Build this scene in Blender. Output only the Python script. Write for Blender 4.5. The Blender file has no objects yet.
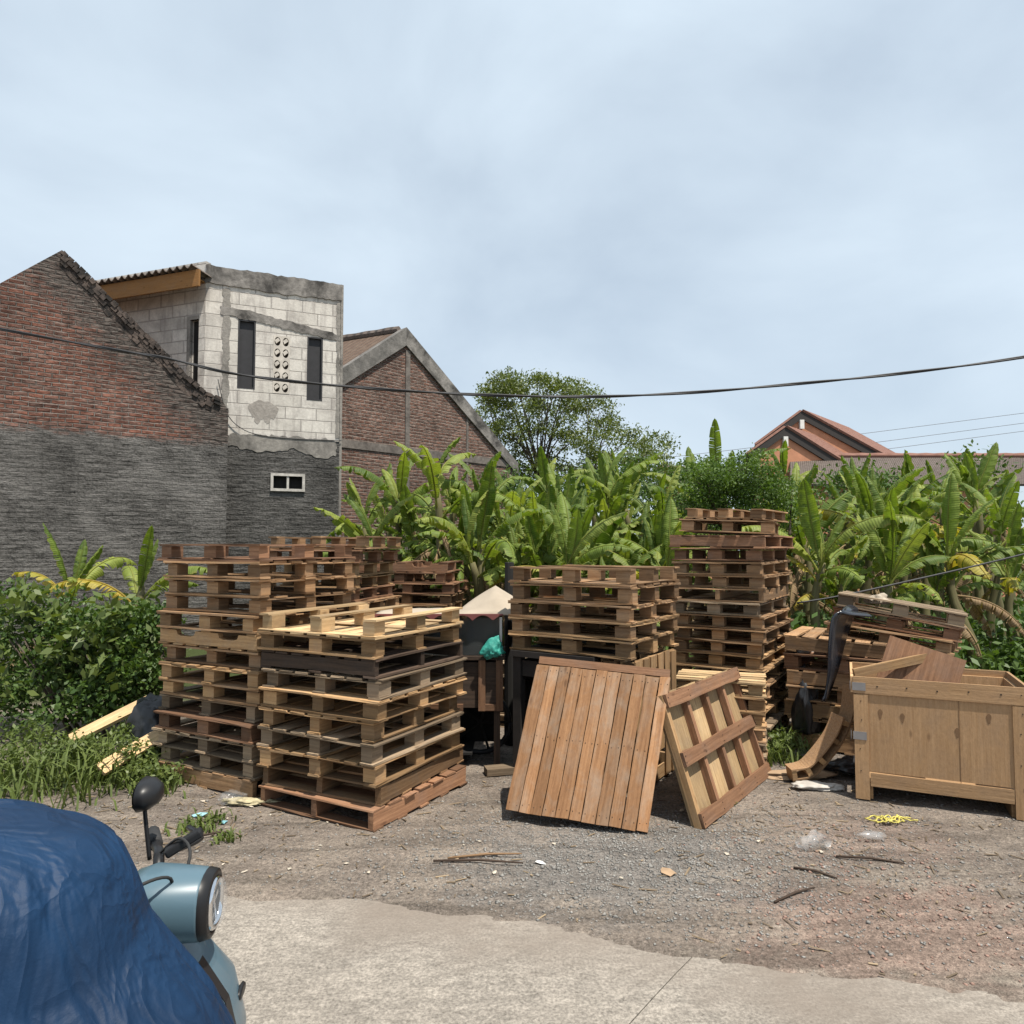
import bpy, bmesh, math, random
import numpy as np
from mathutils import Vector, Matrix, Euler, noise as mnoise
R = math.radians
rnd = random.Random(7)
scene = bpy.context.scene
COL = scene.collection
F = 710.0; H = 1.75; PITCH = math.atan(36 / F)

# ------------------------------------------------------------------ camera
cd = bpy.data.cameras.new('camera'); cam = bpy.data.objects.new('camera', cd); COL.objects.link(cam)
cam.location = (0, 0, H); cam.rotation_euler = (math.pi / 2 + PITCH, 0, 0)
cd.sensor_width = 36; cd.sensor_fit = 'HORIZONTAL'; cd.lens = 36 * F / 1024
cd.clip_start = 0.05; cd.clip_end = 2000
scene.camera = cam

def ray(px, py):
    c, s = math.cos(PITCH), math.sin(PITCH)
    u = (512 - py) / F
    return Vector(((px - 512) / F, c - u * s, s + u * c))
def P(px, py, Y):
    d = ray(px, py); return Vector((0, 0, H)) + d * (Y / d.y)
def G(px, py, z=0.0):
    d = ray(px, py); return Vector((0, 0, H)) + d * ((z - H) / d.z)

# ------------------------------------------------------------------ bookkeeping
def tag(o, label=None, cat=None, group=None, kind=None):
    if label: o['label'] = label
    if cat: o['category'] = cat
    if group: o['group'] = group
    if kind: o['kind'] = kind
    return o
def empty(name, loc=(0, 0, 0), rz=0.0, label=None, cat=None, group=None):
    o = bpy.data.objects.new(name, None); COL.objects.link(o)
    o.location = loc; o.rotation_euler = (0, 0, rz); o.empty_display_size = .2
    return tag(o, label, cat, group)
def link(name, me, parent=None):
    o = bpy.data.objects.new(name, me); COL.objects.link(o)
    if parent: o.parent = parent
    return o

# ------------------------------------------------------------------ mesh builder
class MB:
    def __init__(s): s.v = []; s.f = []; s.uv = []; s.t = []; s.m = []
    def face(s, idx, uvs, tint=.5, mi=0):
        s.f.append(idx); s.uv.extend(uvs); s.t.append(tint); s.m.append(mi)
    def box(s, c, size, rot=None, tint=None, mi=0, axis=None):
        c = Vector(c); hx, hy, hz = size[0] / 2, size[1] / 2, size[2] / 2
        if tint is None: tint = rnd.random()
        a = axis if axis is not None else max(range(3), key=lambda i: size[i])
        b = len(s.v)
        loc = [Vector((x, y, z)) for x in (-hx, hx) for y in (-hy, hy) for z in (-hz, hz)]
        for p in loc:
            q = p.copy()
            if rot is not None: q = rot @ q
            s.v.append(tuple(q + c))
        o1, o2 = rnd.random() * 40, rnd.random() * 40
        for q, n in (((0, 1, 3, 2), 0), ((4, 6, 7, 5), 0), ((0, 4, 5, 1), 1), ((2, 3, 7, 6), 1), ((0, 2, 6, 4), 2), ((1, 5, 7, 3), 2)):
            oth = [i for i in range(3) if i != n]
            if a in oth: ua, va = a, [i for i in oth if i != a][0]
            else: ua, va = oth
            s.face([b + i for i in q], [(loc[i][ua] * (1 if n != a else .2) + o1, loc[i][va] + o2 + n * 3.1) for i in q], tint, mi)
    def plank(s, c, size, rot=None, tint=None, mi=0, axis=None, wob=.003, seg=5):
        """a sawn board: long box with slightly wandering edges, a little bow and chipped ends"""
        a = max(range(3), key=lambda i: size[i]); oth = [i for i in range(3) if i != a]; c = Vector(c)
        if tint is None: tint = rnd.random()
        o1, o2 = rnd.random() * 40, rnd.random() * 40; L = size[a]; b = len(s.v); bow = rnd.gauss(0, wob * .9)
        cor = ((-1, -1), (1, -1), (1, 1), (-1, 1)); W_ = [size[oth[0]], size[oth[1]]]; thin = 0 if W_[0] < W_[1] else 1
        for k in range(seg + 1):
            f = k / seg * 2 - 1
            for (e1, e2) in cor:
                p = [0, 0, 0]; p[a] = f * L / 2 + (rnd.uniform(-1.6, .6) * wob * (1 if f > 0 else -1) if k in (0, seg) else 0)
                for q, e in ((0, e1), (1, e2)): p[oth[q]] = e * W_[q] / 2 + rnd.gauss(0, wob * (.16 if q == thin else .7)) + (bow * (1 - f * f) if q == thin else 0)
                v = Vector(p); v = rot @ v if rot is not None else v; s.v.append(tuple(v + c))
        per = [0, W_[0], W_[0] + W_[1], 2 * W_[0] + W_[1], 2 * (W_[0] + W_[1])]
        for k in range(seg):
            u0, u1 = (k / seg) * L + o1, ((k + 1) / seg) * L + o1
            for i in range(4):
                j = (i + 1) % 4; s.face([b + k * 4 + i, b + k * 4 + j, b + k * 4 + 4 + j, b + k * 4 + 4 + i], [(u0, per[i] + o2), (u0, per[i + 1] + o2), (u1, per[i + 1] + o2), (u1, per[i] + o2)], tint, mi)
        for e, fl in ((0, True), (seg * 4, False)):
            q = [b + e + i for i in range(4)]; uv = [(o1 + .02 * x, o2 + 7 + (y * .05)) for x, y in cor]
            s.face(q[::-1] if fl else q, uv, tint * .8, mi)
    def prism(s, poly, vec, tint=.5, mi=0, mp=None):
        # poly: 3D points (planar), extruded along vec
        b = len(s.v); n = len(poly); vec = Vector(vec)
        P0 = [Vector(p) for p in poly]
        for p in P0: s.v.append(tuple(p))
        for p in P0: s.v.append(tuple(p + vec))
        e1 = (P0[1] - P0[0]).normalized(); nn = vec.normalized(); e2 = nn.cross(e1)
        uv = [((p - P0[0]).dot(e1), (p - P0[0]).dot(e2)) for p in P0]
        if mp: uv = [mp(p) for p in P0]
        s.face(list(range(b, b + n))[::-1], uv[::-1], tint, mi)
        s.face(list(range(b + n, b + 2 * n)), uv, tint, mi)
        acc = 0
        for i in range(n):
            j = (i + 1) % n; L = (P0[j] - P0[i]).length; w = vec.length
            s.face([b + i, b + j, b + n + j, b + n + i], [(acc, 0), (acc + L, 0), (acc + L, w), (acc, w)], tint, mi); acc += L
    def loft(s, rings, closed=True, caps=True, tint=.5, mi=0, us=1.0):
        b = len(s.v); n = len(rings[0])
        for r in rings:
            for p in r: s.v.append(tuple(p))
        m = n if closed else n - 1
        for k in range(len(rings) - 1):
            for i in range(m):
                j = (i + 1) % n
                s.face([b + k * n + i, b + k * n + j, b + (k + 1) * n + j, b + (k + 1) * n + i],
                       [(k * us, i / n), (k * us, (i + 1) / n), ((k + 1) * us, (i + 1) / n), ((k + 1) * us, i / n)], tint, mi)
        if caps and closed:
            s.face([b + i for i in range(n)][::-1], [(0, 0)] * n, tint, mi)
            e = b + (len(rings) - 1) * n
            s.face([e + i for i in range(n)], [(0, 0)] * n, tint, mi)
    def tube(s, pts, rad, n=8, tint=.5, mi=0, caps=True):
        pts = [Vector(p) for p in pts]; rings = []
        if not hasattr(rad, '__len__'): rad = [rad] * len(pts)
        prev = None
        for i, p in enumerate(pts):
            d = (pts[min(i + 1, len(pts) - 1)] - pts[max(i - 1, 0)]).normalized()
            if prev is None:
                a = d.cross(Vector((0, 0, 1)));
                if a.length < .05: a = d.cross(Vector((0, 1, 0)))
            else: a = prev - d * prev.dot(d)
            a.normalize(); prev = a; bb = d.cross(a)
            rings.append([p + (a * math.cos(2 * math.pi * k / n) + bb * math.sin(2 * math.pi * k / n)) * rad[i] for k in range(n)])
        s.loft(rings, True, caps, tint, mi, .1)
    def build(s, name, mats, parent=None, smooth=False):
        me = bpy.data.meshes.new(name); me.from_pydata(s.v, [], s.f)
        ul = me.uv_layers.new(name='UVMap'); ul.data.foreach_set('uv', np.array(s.uv, dtype=np.float32).ravel())
        at = me.attributes.new('tint', 'FLOAT', 'FACE'); at.data.foreach_set('value', np.array(s.t, dtype=np.float32))
        if not isinstance(mats, (list, tuple)): mats = [mats]
        for m in mats: me.materials.append(m)
        me.polygons.foreach_set('material_index', np.array(s.m, dtype=np.int32))
        if smooth: me.polygons.foreach_set('use_smooth', np.ones(len(s.f), dtype=bool))
        me.update()
        return link(name, me, parent)
def bevel(o, w=.01, seg=2):
    m = o.modifiers.new('bevel', 'BEVEL'); m.width = w; m.segments = seg; m.limit_method = 'ANGLE'; m.angle_limit = R(40); return o

# ------------------------------------------------------------------ materials
class NT:
    def __init__(s, name):
        s.mat = bpy.data.materials.new(name); s.mat.use_nodes = True; s.nt = s.mat.node_tree
        s.bsdf = s.nt.nodes['Principled BSDF']; s.out = s.nt.nodes['Material Output']
    def n(s, typ, **kw):
        nd = s.nt.nodes.new(typ)
        for k, v in kw.items():
            if hasattr(nd, k): setattr(nd, k, v)
            else: nd.inputs[k.replace('_', ' ')].default_value = v
        return nd
    def l(s, a, b): s.nt.links.new(a, b)
    def mul(s, vec, scale):
        m = s.n('ShaderNodeMapping'); m.inputs['Scale'].default_value = scale; s.l(vec, m.inputs['Vector']); return m.outputs[0]
    def noise(s, vec, scale=1, detail=4, rough=.55, dist=0):
        nd = s.n('ShaderNodeTexNoise'); nd.inputs['Scale'].default_value = scale; nd.inputs['Detail'].default_value = detail
        nd.inputs['Roughness'].default_value = rough; nd.inputs['Distortion'].default_value = dist
        if vec is not None: s.l(vec, nd.inputs['Vector'])
        return nd.outputs['Fac']
    def ramp(s, fac, stops):
        r = s.n('ShaderNodeValToRGB'); e = r.color_ramp.elements
        while len(e) < len(stops): e.new(.5)
        for el, (p, c) in zip(e, stops):
            el.position = p; el.color = (*c, 1) if hasattr(c, '__len__') else (c, c, c, 1)
        s.l(fac, r.inputs[0]); return r.outputs[0]
    def mix(s, fac, a, b, mode='MIX'):
        m = s.n('ShaderNodeMix'); m.data_type = 'RGBA'; m.blend_type = mode
        for v, i in ((fac, 0), (a, 6), (b, 7)):
            if hasattr(v, 'is_linked') or hasattr(v, 'links'): s.l(v, m.inputs[i])
            elif i == 0: m.inputs[0].default_value = v
            else: m.inputs[i].default_value = (*v, 1) if hasattr(v, '__len__') else (v, v, v, 1)
        return m.outputs[2]
    def math(s, op, a, b=0.0, clamp=False):
        m = s.n('ShaderNodeMath'); m.operation = op; m.use_clamp = clamp
        for v, i in ((a, 0), (b, 1)):
            if hasattr(v, 'links'): s.l(v, m.inputs[i])
            else: m.inputs[i].default_value = v
        return m.outputs[0]
    def bump(s, h, strength=.4, dist=.01, normal=None):
        b = s.n('ShaderNodeBump'); b.inputs['Strength'].default_value = strength; b.inputs['Distance'].default_value = dist
        s.l(h, b.inputs['Height'])
        if normal is not None: s.l(normal, b.inputs['Normal'])
        s.l(b.outputs[0], s.bsdf.inputs['Normal']); return b.outputs[0]
    def col(s, c):
        if hasattr(c, 'links'): s.l(c, s.bsdf.inputs['Base Color'])
        else: s.bsdf.inputs['Base Color'].default_value = (*c, 1)
    def rough(s, r, spec=.5):
        s.bsdf.inputs['Roughness'].default_value = r; s.bsdf.inputs['Specular IOR Level'].default_value = spec

def wood(name, light, dark, weather=.35, grey=(.22, .17, .125)):
    n = NT(name); uv = n.n('ShaderNodeUVMap').outputs[0]
    tint = n.n('ShaderNodeAttribute', attribute_name='tint').outputs['Fac']
    rid = n.n('ShaderNodeObjectInfo').outputs['Random']
    g1 = n.noise(n.mul(uv, (2.2, 55, 1)), 1, 5, .65, .3)
    g2 = n.noise(n.mul(uv, (5, 7, 1)), 1, 4, .6, .6)
    c = n.mix(n.ramp(g1, [(.3, 0), (.7, 1)]), dark, light)
    c = n.mix(n.math('MULTIPLY', n.ramp(g2, [(.45, 0), (.72, 1)]), weather), c, grey)
    knot = n.n('ShaderNodeTexVoronoi'); n.l(n.mul(uv, (3.1, 9, 1)), knot.inputs['Vector']); knot.inputs['Scale'].default_value = 1
    k = n.ramp(knot.outputs['Distance'], [(.05, 1), (.12, 0)])
    c = n.mix(n.math('MULTIPLY', k, .55), c, (dark[0] * .45, dark[1] * .4, dark[2] * .4))
    v = n.math('ADD', n.math('MULTIPLY', tint, .95), .5)
    v = n.math('MULTIPLY', v, n.math('ADD', n.math('MULTIPLY', rid, .25), .88))
    sp = n.noise(n.mul(uv, (30, 60, 1)), 1, 3, .7)
    v = n.math('MULTIPLY', v, n.math('ADD', n.math('MULTIPLY', sp, .5), .75))
    c = n.mix(1.0, c, v, 'MULTIPLY')
    n.col(c); n.rough(.8, .25)
    n.bump(n.math('ADD', g1, n.math('MULTIPLY', sp, .5)), .5, .004)
    return n.mat
M = {}
M['pale'] = wood('pale_wood', (.52, .37, .205), (.32, .205, .10), .35)
M['honey'] = wood('honey_wood', (.41, .26, .13), (.23, .13, .06), .35)
M['brown'] = wood('brown_wood', (.335, .205, .108), (.17, .094, .046), .4)
M['reddish brown'] = wood('reddish_brown_wood', (.28, .152, .085), (.14, .069, .037), .35, (.17, .125, .10))
M['greyish'] = wood('greyish_wood', (.29, .215, .14), (.15, .106, .068), .5)
M['dark'] = wood('dark_wood', (.085, .055, .038), (.036, .025, .018), .4, (.05, .042, .038))
M['panel'] = wood('plank_panel_wood', (.42, .225, .11), (.23, .112, .052), .6, (.37, .29, .22))
M['plywood'] = wood('plywood', (.405, .255, .138), (.31, .185, .092), .5, (.29, .19, .115))
M['fascia'] = wood('fascia_wood', (.34, .17, .06), (.25, .12, .04), .2)

def plain(name, c, rough=.5, metal=0.0, var=.12, scale=8, bump=0.0, spec=.5, coat=0.0):
    n = NT(name); tc = n.n('ShaderNodeTexCoord').outputs['Object']
    f = n.noise(tc, scale, 5, .6)
    lo = tuple(x * (1 - var) for x in c); hi = tuple(min(1, x * (1 + var)) for x in c)
    n.col(n.mix(n.ramp(f, [(.3, 0), (.7, 1)]), lo, hi)); n.rough(rough, spec)
    n.bsdf.inputs['Metallic'].default_value = metal; n.bsdf.inputs['Coat Weight'].default_value = coat
    if bump: n.bump(f, bump, .01)
    return n.mat
def glass(name, c, rough, alpha):
    n = NT(name); n.col(c); n.rough(rough)
    n.bsdf.inputs['Alpha'].default_value = alpha
    return n.mat

def concrete(name, base, stain=(.07, .065, .06), lo=.5, hi=.75, scale=1.3, bump=.5):
    n = NT(name); tc = n.n('ShaderNodeTexCoord').outputs['Object']
    a = n.noise(tc, scale, 6, .65, .4); b = n.noise(tc, 14, 6, .7)
    c = n.mix(n.ramp(a, [(lo, 0), (hi, 1)]), base, stain)
    c = n.mix(1.0, c, n.ramp(b, [(.25, .65), (.75, 1.2)]), 'MULTIPLY')
    n.col(c); n.rough(.9, .2); n.bump(b, bump, .02); return n.mat
M['concrete'] = concrete('grey_concrete', (.27, .25, .225))
M['stained_concrete'] = concrete('stained_concrete', (.27, .25, .23), (.06, .056, .052), .4, .62, 1.8)
M['trim'] = concrete('white_trim', (.5, .47, .43), (.3, .28, .25), .5, .8)

def brick(name, c1, c2, mortar, bw=.2, bh=.07, ms=.014, plaster=None, dark=None, bump=1.0, mott=.3):
    """UV in metres; plaster = (colour, height below which the wall is rendered)"""
    n = NT(name); uv = n.n('ShaderNodeUVMap').outputs[0]
    wob = n.n('ShaderNodeTexNoise'); wob.inputs['Scale'].default_value = 2.2; wob.inputs['Detail'].default_value = 4; n.l(uv, wob.inputs['Vector'])
    vm = n.n('ShaderNodeVectorMath', operation='MULTIPLY_ADD'); n.l(wob.outputs['Color'], vm.inputs[0]); vm.inputs[1].default_value = (.06, .05, 0); n.l(uv, vm.inputs[2])
    bt = n.n('ShaderNodeTexBrick'); n.l(vm.outputs[0], bt.inputs['Vector'])
    bt.inputs['Scale'].default_value = 1; bt.inputs['Brick Width'].default_value = bw; bt.inputs['Row Height'].default_value = bh
    bt.inputs['Mortar Size'].default_value = ms; bt.inputs['Mortar Smooth'].default_value = .6; bt.inputs['Bias'].default_value = -.1
    bt.inputs['Color1'].default_value = (*c1, 1); bt.inputs['Color2'].default_value = (*c2, 1); bt.inputs['Mortar'].default_value = (*mortar, 1)
    f1 = n.noise(uv, 1.1, 5, .6); f2 = n.noise(uv, 9, 6, .7); f3 = n.noise(n.mul(uv, (4, 13, 1)), 1, 5, .7, .5)
    hgt = n.math('SUBTRACT', 1.0, bt.outputs['Fac'])
    st = n.noise(n.mul(vm.outputs[0], (5, 26, 1)), 1, 4, .7, .2)
    fine = n.noise(uv, 24, 5, .75)
    c = n.mix(n.math('MULTIPLY', n.ramp(f3, [(.45, 0), (.62, 1)]), mott), bt.outputs['Color'], mortar)
    c = n.mix(1.0, c, n.ramp(f2, [(.25, .5), (.75, 1.4)]), 'MULTIPLY')
    c = n.mix(1.0, c, n.ramp(st, [(.3, .45), (.6, 1.2)]), 'MULTIPLY')  # stretched dark streaks paint the joint shadows into the brick colour
    c = n.mix(1.0, c, n.ramp(f1, [(.3, .7), (.7, 1.2)]), 'MULTIPLY')
    hh = n.math('ADD', n.math('ADD', hgt, n.math('MULTIPLY', st, .8)), n.math('MULTIPLY', f2, .7))
    sx = n.n('ShaderNodeSeparateXYZ'); n.l(uv, sx.inputs[0])
    if dark is not None:   # lichen-blackened zone along a line in the wall: (slope, offset, width)
        sl, of, wd = dark
        dd = n.math('SUBTRACT', n.math('ADD', sx.outputs[1], n.math('MULTIPLY', sx.outputs[0], sl)), of)
        dd = n.math('ADD', dd, n.math('MULTIPLY', n.math('SUBTRACT', f3, .5), 1.6))
        k = n.ramp(n.math('DIVIDE', dd, wd), [(0, 0), (.5, 1)])
        c = n.mix(n.math('MULTIPLY', k, .85), c, n.mix(n.ramp(st, [(.4, 0), (.62, 1)]), (.03, .027, .025), (.16, .145, .13)))
    if plaster:   # a rough coat of grey render thrown over the courses
        pc, ph = plaster
        p = n.math('ADD', sx.outputs[1], n.math('MULTIPLY', n.math('SUBTRACT', f3, .5), .5))
        k = n.ramp(n.math('SUBTRACT', p, ph - .5), [(.46, 1), (.54, 0)])
        a = n.math('ADD', n.math('MULTIPLY', n.noise(n.mul(vm.outputs[0], (3.2, 15, 1)), 1, 5, .72, .25), .6), n.math('ADD', n.math('MULTIPLY', hgt, .03), n.math('MULTIPLY', fine, .44)))
        pl = n.mix(n.ramp(a, [(.40, 0), (.68, 1)]), tuple(x * .2 for x in pc), tuple(x * 1.55 for x in pc))  # dark end of the streaks paints shadow lines along the courses
        pl = n.mix(1.0, pl, n.ramp(f1, [(.3, .7), (.7, 1.35)]), 'MULTIPLY')
        pl = n.mix(n.math('MULTIPLY', n.ramp(n.noise(uv, .8, 5, .65, .5), [(.52, 0), (.7, 1)]), .5), pl, tuple(x * 1.9 for x in pc))
        c = n.mix(k, c, pl)
        hb_ = n.math('ADD', n.math('MULTIPLY', a, 3.4), n.math('MULTIPLY', hgt, .08))
        mm_ = n.n('ShaderNodeMix'); n.l(k, mm_.inputs[0]); n.l(hh, mm_.inputs[2]); n.l(hb_, mm_.inputs[3]); hh = mm_.outputs[0]
    n.col(c); n.rough(.93, .15); n.bump(hh, bump, .035)
    return n.mat

def block_wall():
    n = NT('pale_block_wall'); uv = n.n('ShaderNodeUVMap').outputs[0]
    bt = n.n('ShaderNodeTexBrick'); n.l(uv, bt.inputs['Vector'])
    wob = n.noise(uv, 5, 3); 
    bt.inputs['Scale'].default_value = 1; bt.inputs['Brick Width'].default_value = .58; bt.inputs['Row Height'].default_value = .235
    bt.inputs['Mortar Size'].default_value = .011; bt.inputs['Mortar Smooth'].default_value = .6
    bt.inputs['Color1'].default_value = (.66, .62, .565, 1); bt.inputs['Color2'].default_value = (.54, .505, .455, 1); bt.inputs['Mortar'].default_value = (.29, .265, .24, 1)
    a = n.noise(uv, 1.6, 6, .65, .5); b = n.noise(n.mul(uv, (9, 1.2, 1)), 1, 5, .6); g = n.noise(uv, 22, 5, .7)
    # mortar smeared unevenly round the joints
    bt2 = n.n('ShaderNodeTexBrick'); n.l(uv, bt2.inputs['Vector'])
    for k, v in (('Scale', 1), ('Brick Width', .58), ('Row Height', .235), ('Mortar Size', .035), ('Mortar Smooth', 1.0)): bt2.inputs[k].default_value = v
    sm = n.math('MULTIPLY', bt2.outputs['Fac'], n.ramp(n.noise(uv, 4, 4, .6), [(.42, 0), (.62, .95)]))
    c = n.mix(sm, bt.outputs['Color'], (.40, .37, .34))
    c = n.mix(n.math('MULTIPLY', n.ramp(a, [(.46, 0), (.66, 1)]), .7), c, (.31, .285, .26))
    c = n.mix(n.math('MULTIPLY', n.ramp(b, [(.50, 0), (.7, 1)]), .6), c, (.27, .24, .22))
    c = n.mix(1.0, c, n.ramp(g, [(.3, .85), (.7, 1.08)]), 'MULTIPLY')
    n.col(c); n.rough(.9, .2); n.bump(n.math('ADD', n.math('MULTIPLY', bt.outputs['Fac'], -.6), n.math('MULTIPLY', g, .4)), .6, .015)
    return n.mat
M['blocks'] = block_wall()
M['brick_mid'] = brick('brick_gable', (.215, .115, .086), (.12, .068, .054), (.26, .21, .18), .22, .085, .016, mott=.5)
M['brick_left'] = brick('brick_stained', (.25, .10, .062), (.14, .06, .042), (.22, .185, .16), .2, .07, .013,
                        plaster=((.155, .145, .135), 3.62), dark=None, mott=.35)
M['rough_render'] = brick('rough_grey_render', (.16, .15, .14), (.10, .095, .09), (.055, .05, .048), .26, .085, .02,
                          plaster=((.136, .130, .123), 99), bump=1.3, mott=.5)
M['orange_wall'] = plain('orange_stucco', (.48, .22, .125), .9, var=.18, scale=2)
M['black_board'] = plain('black_window_board', (.016, .015, .017), .6, var=.3)
M['void'] = plain('black_and_shade', (.012, .011, .01), .9)  # near-black painted as shade in openings and under the cart; also the post
M['asbestos'] = concrete('corrugated_sheet', (.16, .13, .11), (.07, .06, .055))
def tiles(name, c1, c2, k=1.6):
    n = NT(name); uv = n.n('ShaderNodeUVMap').outputs[0]
    w = n.n('ShaderNodeTexWave'); w.wave_type = 'BANDS'; w.bands_direction = 'X'; w.inputs['Scale'].default_value = k; w.inputs['Distortion'].default_value = .4; n.l(uv, w.inputs['Vector'])
    w2 = n.n('ShaderNodeTexWave'); w2.wave_type = 'BANDS'; w2.bands_direction = 'Y'; w2.wave_profile = 'SAW'; w2.inputs['Scale'].default_value = 1.1; n.l(uv, w2.inputs['Vector'])
    f = n.noise(uv, 6, 5, .7)
    n.col(n.mix(n.ramp(f, [(.3, 0), (.7, 1)]), c1, c2)); n.rough(.85, .2)
    n.bump(n.math('ADD', w.outputs['Fac'], n.math('MULTIPLY', w2.outputs['Fac'], .6)), 1.0, .05); return n.mat
M['tile_brown'] = tiles('weathered_roof_tile', (.095, .06, .045), (.165, .12, .09))
M['tile_red'] = tiles('red_roof_tile', (.17, .082, .062), (.26, .145, .112))
M['tile_grey'] = tiles('grey_roof_tile', (.12, .095, .082), (.20, .165, .145), 4.5)
M['bargeboard'] = plain('dark_bargeboard', (.032, .027, .025), .8)
M['white_paint'] = plain('white_paint', (.7, .68, .64), .7)
M['cable'] = plain('black_cable', (.018, .018, .02), .6)
M['grey_wire'] = plain('grey_wire', (.10, .10, .11), .6)

# ground and road
def ground_mat():
    n = NT('dirt_ground'); geo = n.n('ShaderNodeNewGeometry').outputs['Position']
    a = n.noise(geo, .55, 6, .62, .4); b = n.noise(geo, 3.2, 6, .7, .3); g = n.noise(geo, 42, 5, .75); h = n.noise(geo, 130, 3, .7)
    c = n.mix(n.ramp(a, [(.38, 0), (.62, 1)]), (.245, .202, .166), (.172, .144, .122))
    c = n.mix(n.ramp(b, [(.45, 0), (.72, 1)]), c, (.275, .232, .19))
    # brick-dust reddish patch and grey gravelly patch that lie on the yard
    def patch(cx, cy, r, col, amt, c, sx=1.0):
        m = n.n('ShaderNodeMapping'); m.inputs['Location'].default_value = (-cx / sx, -cy, 0); m.inputs['Scale'].default_value = (1 / sx, 1, 0); n.l(geo, m.inputs['Vector'])
        ln = n.n('ShaderNodeVectorMath', operation='LENGTH'); n.l(m.outputs[0], ln.inputs[0])
        d = n.math('ADD', ln.outputs['Value'], n.math('MULTIPLY', n.math('SUBTRACT', b, .5), 1.3))
        k = n.ramp(n.math('DIVIDE', d, r), [(.45, 1), (1.0, 0)])
        return n.mix(n.math('MULTIPLY', k, amt), c, col)
    c = patch(1.75, 3.35, .6, (.29, .195, .155), .5, c, 1.5)
    c = patch(2.1, 4.35, .5, (.30, .21, .17), .35, c, 1.3)
    c = patch(.55, 4.05, .7, (.19, .178, .165), .75, c, 1.5)
    c = n.mix(1.0, c, n.ramp(g, [(.3, .45), (.7, 1.5)]), 'MULTIPLY')
    c = n.mix(1.0, c, n.ramp(h, [(.3, .6), (.7, 1.4)]), 'MULTIPLY')
    tk = n.noise(n.mul(geo, (.9, 5.5, 1)), 1, 5, .65, .8)
    c = n.mix(1.0, c, n.ramp(tk, [(.36, .68), (.58, 1.12)]), 'MULTIPLY')
    # beyond the yard the soil is overgrown
    sx = n.n('ShaderNodeSeparateXYZ'); n.l(geo, sx.inputs[0])
    k = n.ramp(n.math('SUBTRACT', n.math('ADD', sx.outputs[1], n.math('MULTIPLY', b, 2.0)), 8.5), [(0, 0), (1, 1)])
    c = n.mix(k, c, (.05, .065, .022))
    n.col(c); n.rough(.95, .15)
    n.bump(n.math('ADD', n.math('MULTIPLY', g, 1.0), n.math('ADD', n.math('MULTIPLY', h, .4), n.math('MULTIPLY', b, 1.2))), .9, .025); return n.mat
def road_mat():
    n = NT('concrete_road'); geo = n.n('ShaderNodeNewGeometry').outputs['Position']
    a = n.noise(geo, 1.2, 6, .65, .5); b = n.noise(n.mul(geo, (9, 22, 9)), 1, 6, .72, .3); h = n.noise(geo, 75, 5, .8)
    c = n.mix(n.ramp(a, [(.35, 0), (.68, 1)]), (.30, .268, .23), (.22, .197, .17))
    c = n.mix(1.0, c, n.ramp(b, [(.28, .66), (.7, 1.22)]), 'MULTIPLY')
    c = n.mix(1.0, c, n.ramp(h, [(.32, .42), (.68, 1.5)]), 'MULTIPLY')
    sp = n.n('ShaderNodeTexVoronoi'); n.l(geo, sp.inputs['Vector']); sp.inputs['Scale'].default_value = 28
    k = n.ramp(sp.outputs['Distance'], [(.08, 1), (.16, 0)])
    c = n.mix(n.math('MULTIPLY', n.math('MULTIPLY', k, n.ramp(a, [(.5, 0), (.6, 1)])), .6), c, (.11, .095, .08))
    sy = n.n('ShaderNodeSeparateXYZ'); n.l(geo, sy.inputs[0])
    dd = n.math('ADD', n.math('SUBTRACT', sy.outputs[1], 3.42), n.math('MULTIPLY', sy.outputs[0], .31))
    dd = n.math('ADD', dd, n.math('MULTIPLY', n.math('SUBTRACT', a, .5), 1.6))
    c = n.mix(n.math('MULTIPLY', n.ramp(n.math('ADD', dd, .6), [(.15, 0), (.7, 1)]), .8), c, (.21, .175, .145))
    # oil-dark stains
    c = n.mix(n.math('MULTIPLY', n.ramp(n.noise(geo, 2.6, 5, .6, 1.0), [(.62, 0), (.7, 1)]), .45), c, (.15, .13, .11))
    n.col(c); n.rough(.9, .2); n.bump(n.math('ADD', b, n.math('MULTIPLY', h, .8)), .7, .008); return n.mat
M['ground'] = ground_mat(); M['road'] = road_mat()
M['stone'] = plain('grey_gravel', (.20, .19, .175), .9, var=.5, scale=9)
M['rubble'] = plain('brick_rubble', (.25, .155, .12), .9, var=.4, scale=15)

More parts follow.
